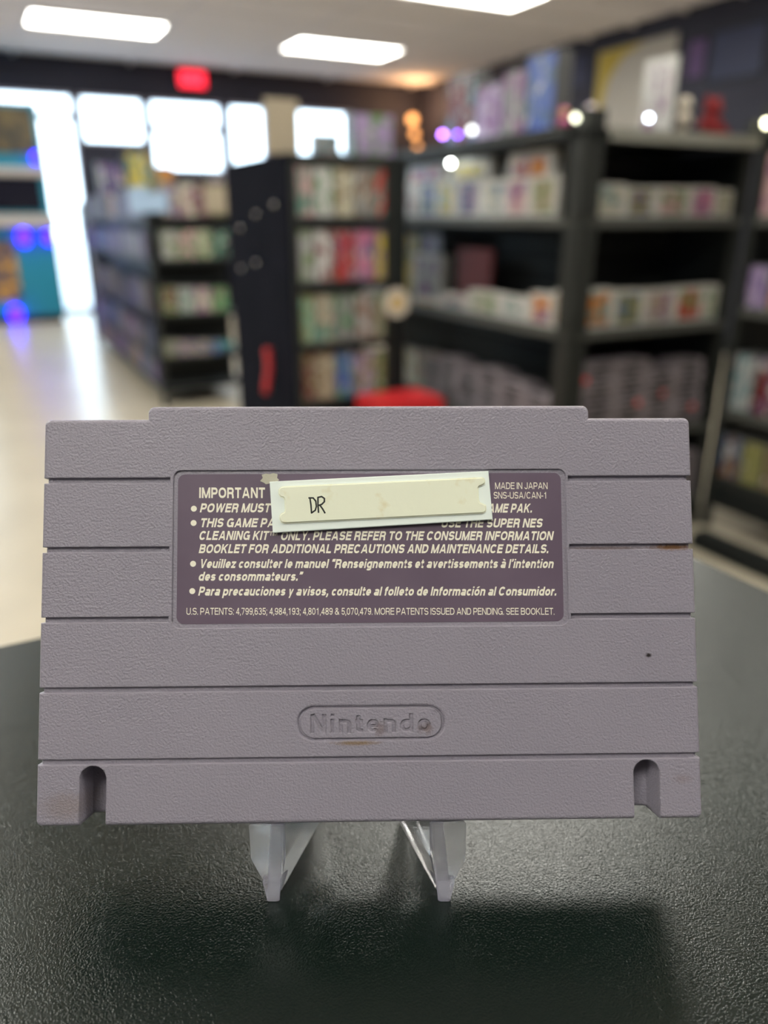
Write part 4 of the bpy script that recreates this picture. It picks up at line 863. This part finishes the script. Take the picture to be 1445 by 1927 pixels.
# ---- arcade machine by the door
TM = frame(ROOM) @ Matrix.Translation((-6.00, -.76, 0))
M_teal = mat('teal_panel', (.012, .20, .30), .4); M_beigeb = mat('beige_trim', (.42, .38, .36), .5); M_dglass = mat('dark_glass', (.012, .012, .02), .08); M_orange = mat('orange_art', (.45, .22, .03), .5)
noisy(M_orange, 9, (.05, .05, .09), (.50, .26, .04), .45, .6)
M_browna = mat('brown_art', (.10, .07, .03), .5); noisy(M_browna, 6, (.03, .03, .03), (.16, .12, .05), .4, .65)
am = root('arcade_machine', TM, 'tall teal prize machine with blue lamps beside the shop door', 'arcade machine')
boxobj('cabinet', (0, 1.05, .02, .66, .08, 2.20), M_teal, am, None, .01); boxobj('plinth', (.03, 1.02, .05, .63, 0, .079), M_black, am)
boxobj('marquee', (.03, .99, -.01, .019, 1.72, 2.15), M_browna, am, None, .005)
boxobj('trim_bar', (0, 1.05, -.03, .019, 1.50, 1.58), M_beigeb, am, None, .005)
boxobj('display_glass', (.05, .97, 0, .019, 1.16, 1.49), M_dglass, am, None, .003)
boxobj('control_ledge', (-.01, 1.06, -.12, .019, 1.0, 1.12), M_beigeb, am, None, .01)
boxobj('side_art', (.10, .62, 0, .019, .25, .86), M_orange, am, None, .003)
M_blue = mat('blue_lamp', (.05, .02, .5), .3, emit=(.022, .003, 1.), es=3.5)
bm = bmesh.new(); bm_sphere(bm, (0, 0, 0), .055, 0, 16); ME_lamp = mesh_of('lamp', bm, M_blue)
for px, py, s in ((45, 447, 1.0), (91, 447, .8), (30, 591, 1.05), (68, 297, .6)):
    Mi = TM.inverted(); o_ = Mi @ Vector((0, 0, ZC)); d_ = Mi.to_3x3() @ ray(px, py); k = (-.03-o_.y)/d_.y; p = o_+d_*k
    q = link('blue_lamp', ME_lamp, am, Matrix.Translation(p) @ Matrix.Diagonal((s*1.15, .5, s*1.5, 1)))

# ---- small lamps, and glowing beads added in place of specular glints
def glow_bead(name, rk, pos, r, col, es, label, support):
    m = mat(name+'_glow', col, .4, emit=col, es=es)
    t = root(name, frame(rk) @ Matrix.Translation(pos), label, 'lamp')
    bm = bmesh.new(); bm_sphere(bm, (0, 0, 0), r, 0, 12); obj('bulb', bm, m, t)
    bm = bmesh.new(); bm_cyl(bm, (0, 0, 0), support, r*.35, 8); obj('holder', bm, M_post, t)  # added glint beads reuse the same bulb and holder parts
def glow_bead_at(name, rk, axis, off, px, py, r, col, es, label, support): glow_bead(name, rk, hit(rk, axis, off, px, py), r, col, es, label, support)
glow_bead_at('lamp_and_glint_bead', RC, 0, .012, 848, 307, .006, (.92, 1, .92), 15, 'small white glowing bead standing for a glint before the yellow boxed game', (.0, 0, .09))  # emissive bead added to imitate a specular glint on plastic
glow_bead_at('lamp_and_glint_bead', RC, 0, .012, 996, 250, .006, (.55, .85, 1), 4.5, 'small pale blue bead imitating a glint above the orange boxed game', (.0, 0, .04))  # no lamp here: glowing bead added for a bluish glint
glow_bead_at('lamp_and_glint_bead', RC, 1, -.02, 1221, 222, .006, (.75, .85, 1), 6, 'small white glowing glint bead below the framed card', (.0, .02, -.015))  # bluish white glint drawn as an added emissive bead
glow_bead_at('lamp_and_glint_bead', RC, 0, .012, 888, 245, .010, (.8, .85, .82), 1.6, 'larger dim white glowing bead near the violet bulbs', (.0, 0, .04))  # dim white emissive bead
glow_bead_at('lamp_and_glint_bead', RC, 0, .012, 833, 253, .008, (.45, .18, 1), 5, 'larger violet bulb under the corner rack\'s top', (.0, 0, .05))
glow_bead_at('lamp_and_glint_bead', RC, 0, .012, 861, 253, .005, (.30, .10, 1), 5, 'smaller violet bulb under the corner rack\'s top', (.0, 0, .05))
glow_bead_at('lamp_and_glint_bead', RC, 0, -.02, 1083, 222, .008, (.8, .82, .6), 2., 'cream glowing bead imitating a glint on the corner post', (.02, 0, 0))  # cream glint on the post, made with an added glowing bead
glow_bead_at('lamp_and_glint_bead', RDD, 0, -.01, 1443, 232, .010, (1., .95, .6), 3.5, 'yellow-white glowing bead standing for a glint at the right edge', (.012, 0, 0))  # bead added to stand for a bright yellowish glint
for i, (px, py, r, es) in enumerate(((776, 225, .060, .62), (780, 252, .052, .42), (786, 277, .045, .36))):
    p = hit(ROOM, 1, -.10, px, py)
    glow_bead('orange_lamp', ROOM, p, r, (1., .48, .17), es, f'{["upper", "middle", "lower"][i]} orange globe lamp in the far room corner', (0, .1, 0))
pl = bpy.data.lights.new('corner_lamp', 'POINT'); pl.energy = 3.5; pl.color = (1, .55, .25); pl.shadow_soft_size = .06
plo = link('corner_lamp', pl, None, frame(ROOM) @ Matrix.Translation((-.35, -.5, 2.45))); tag(plo, 'warm lamp light in the far corner under the ceiling', 'lamp')
print('objects', len(bpy.data.objects), 'tris', sum(len(m.polygons) for m in bpy.data.meshes))
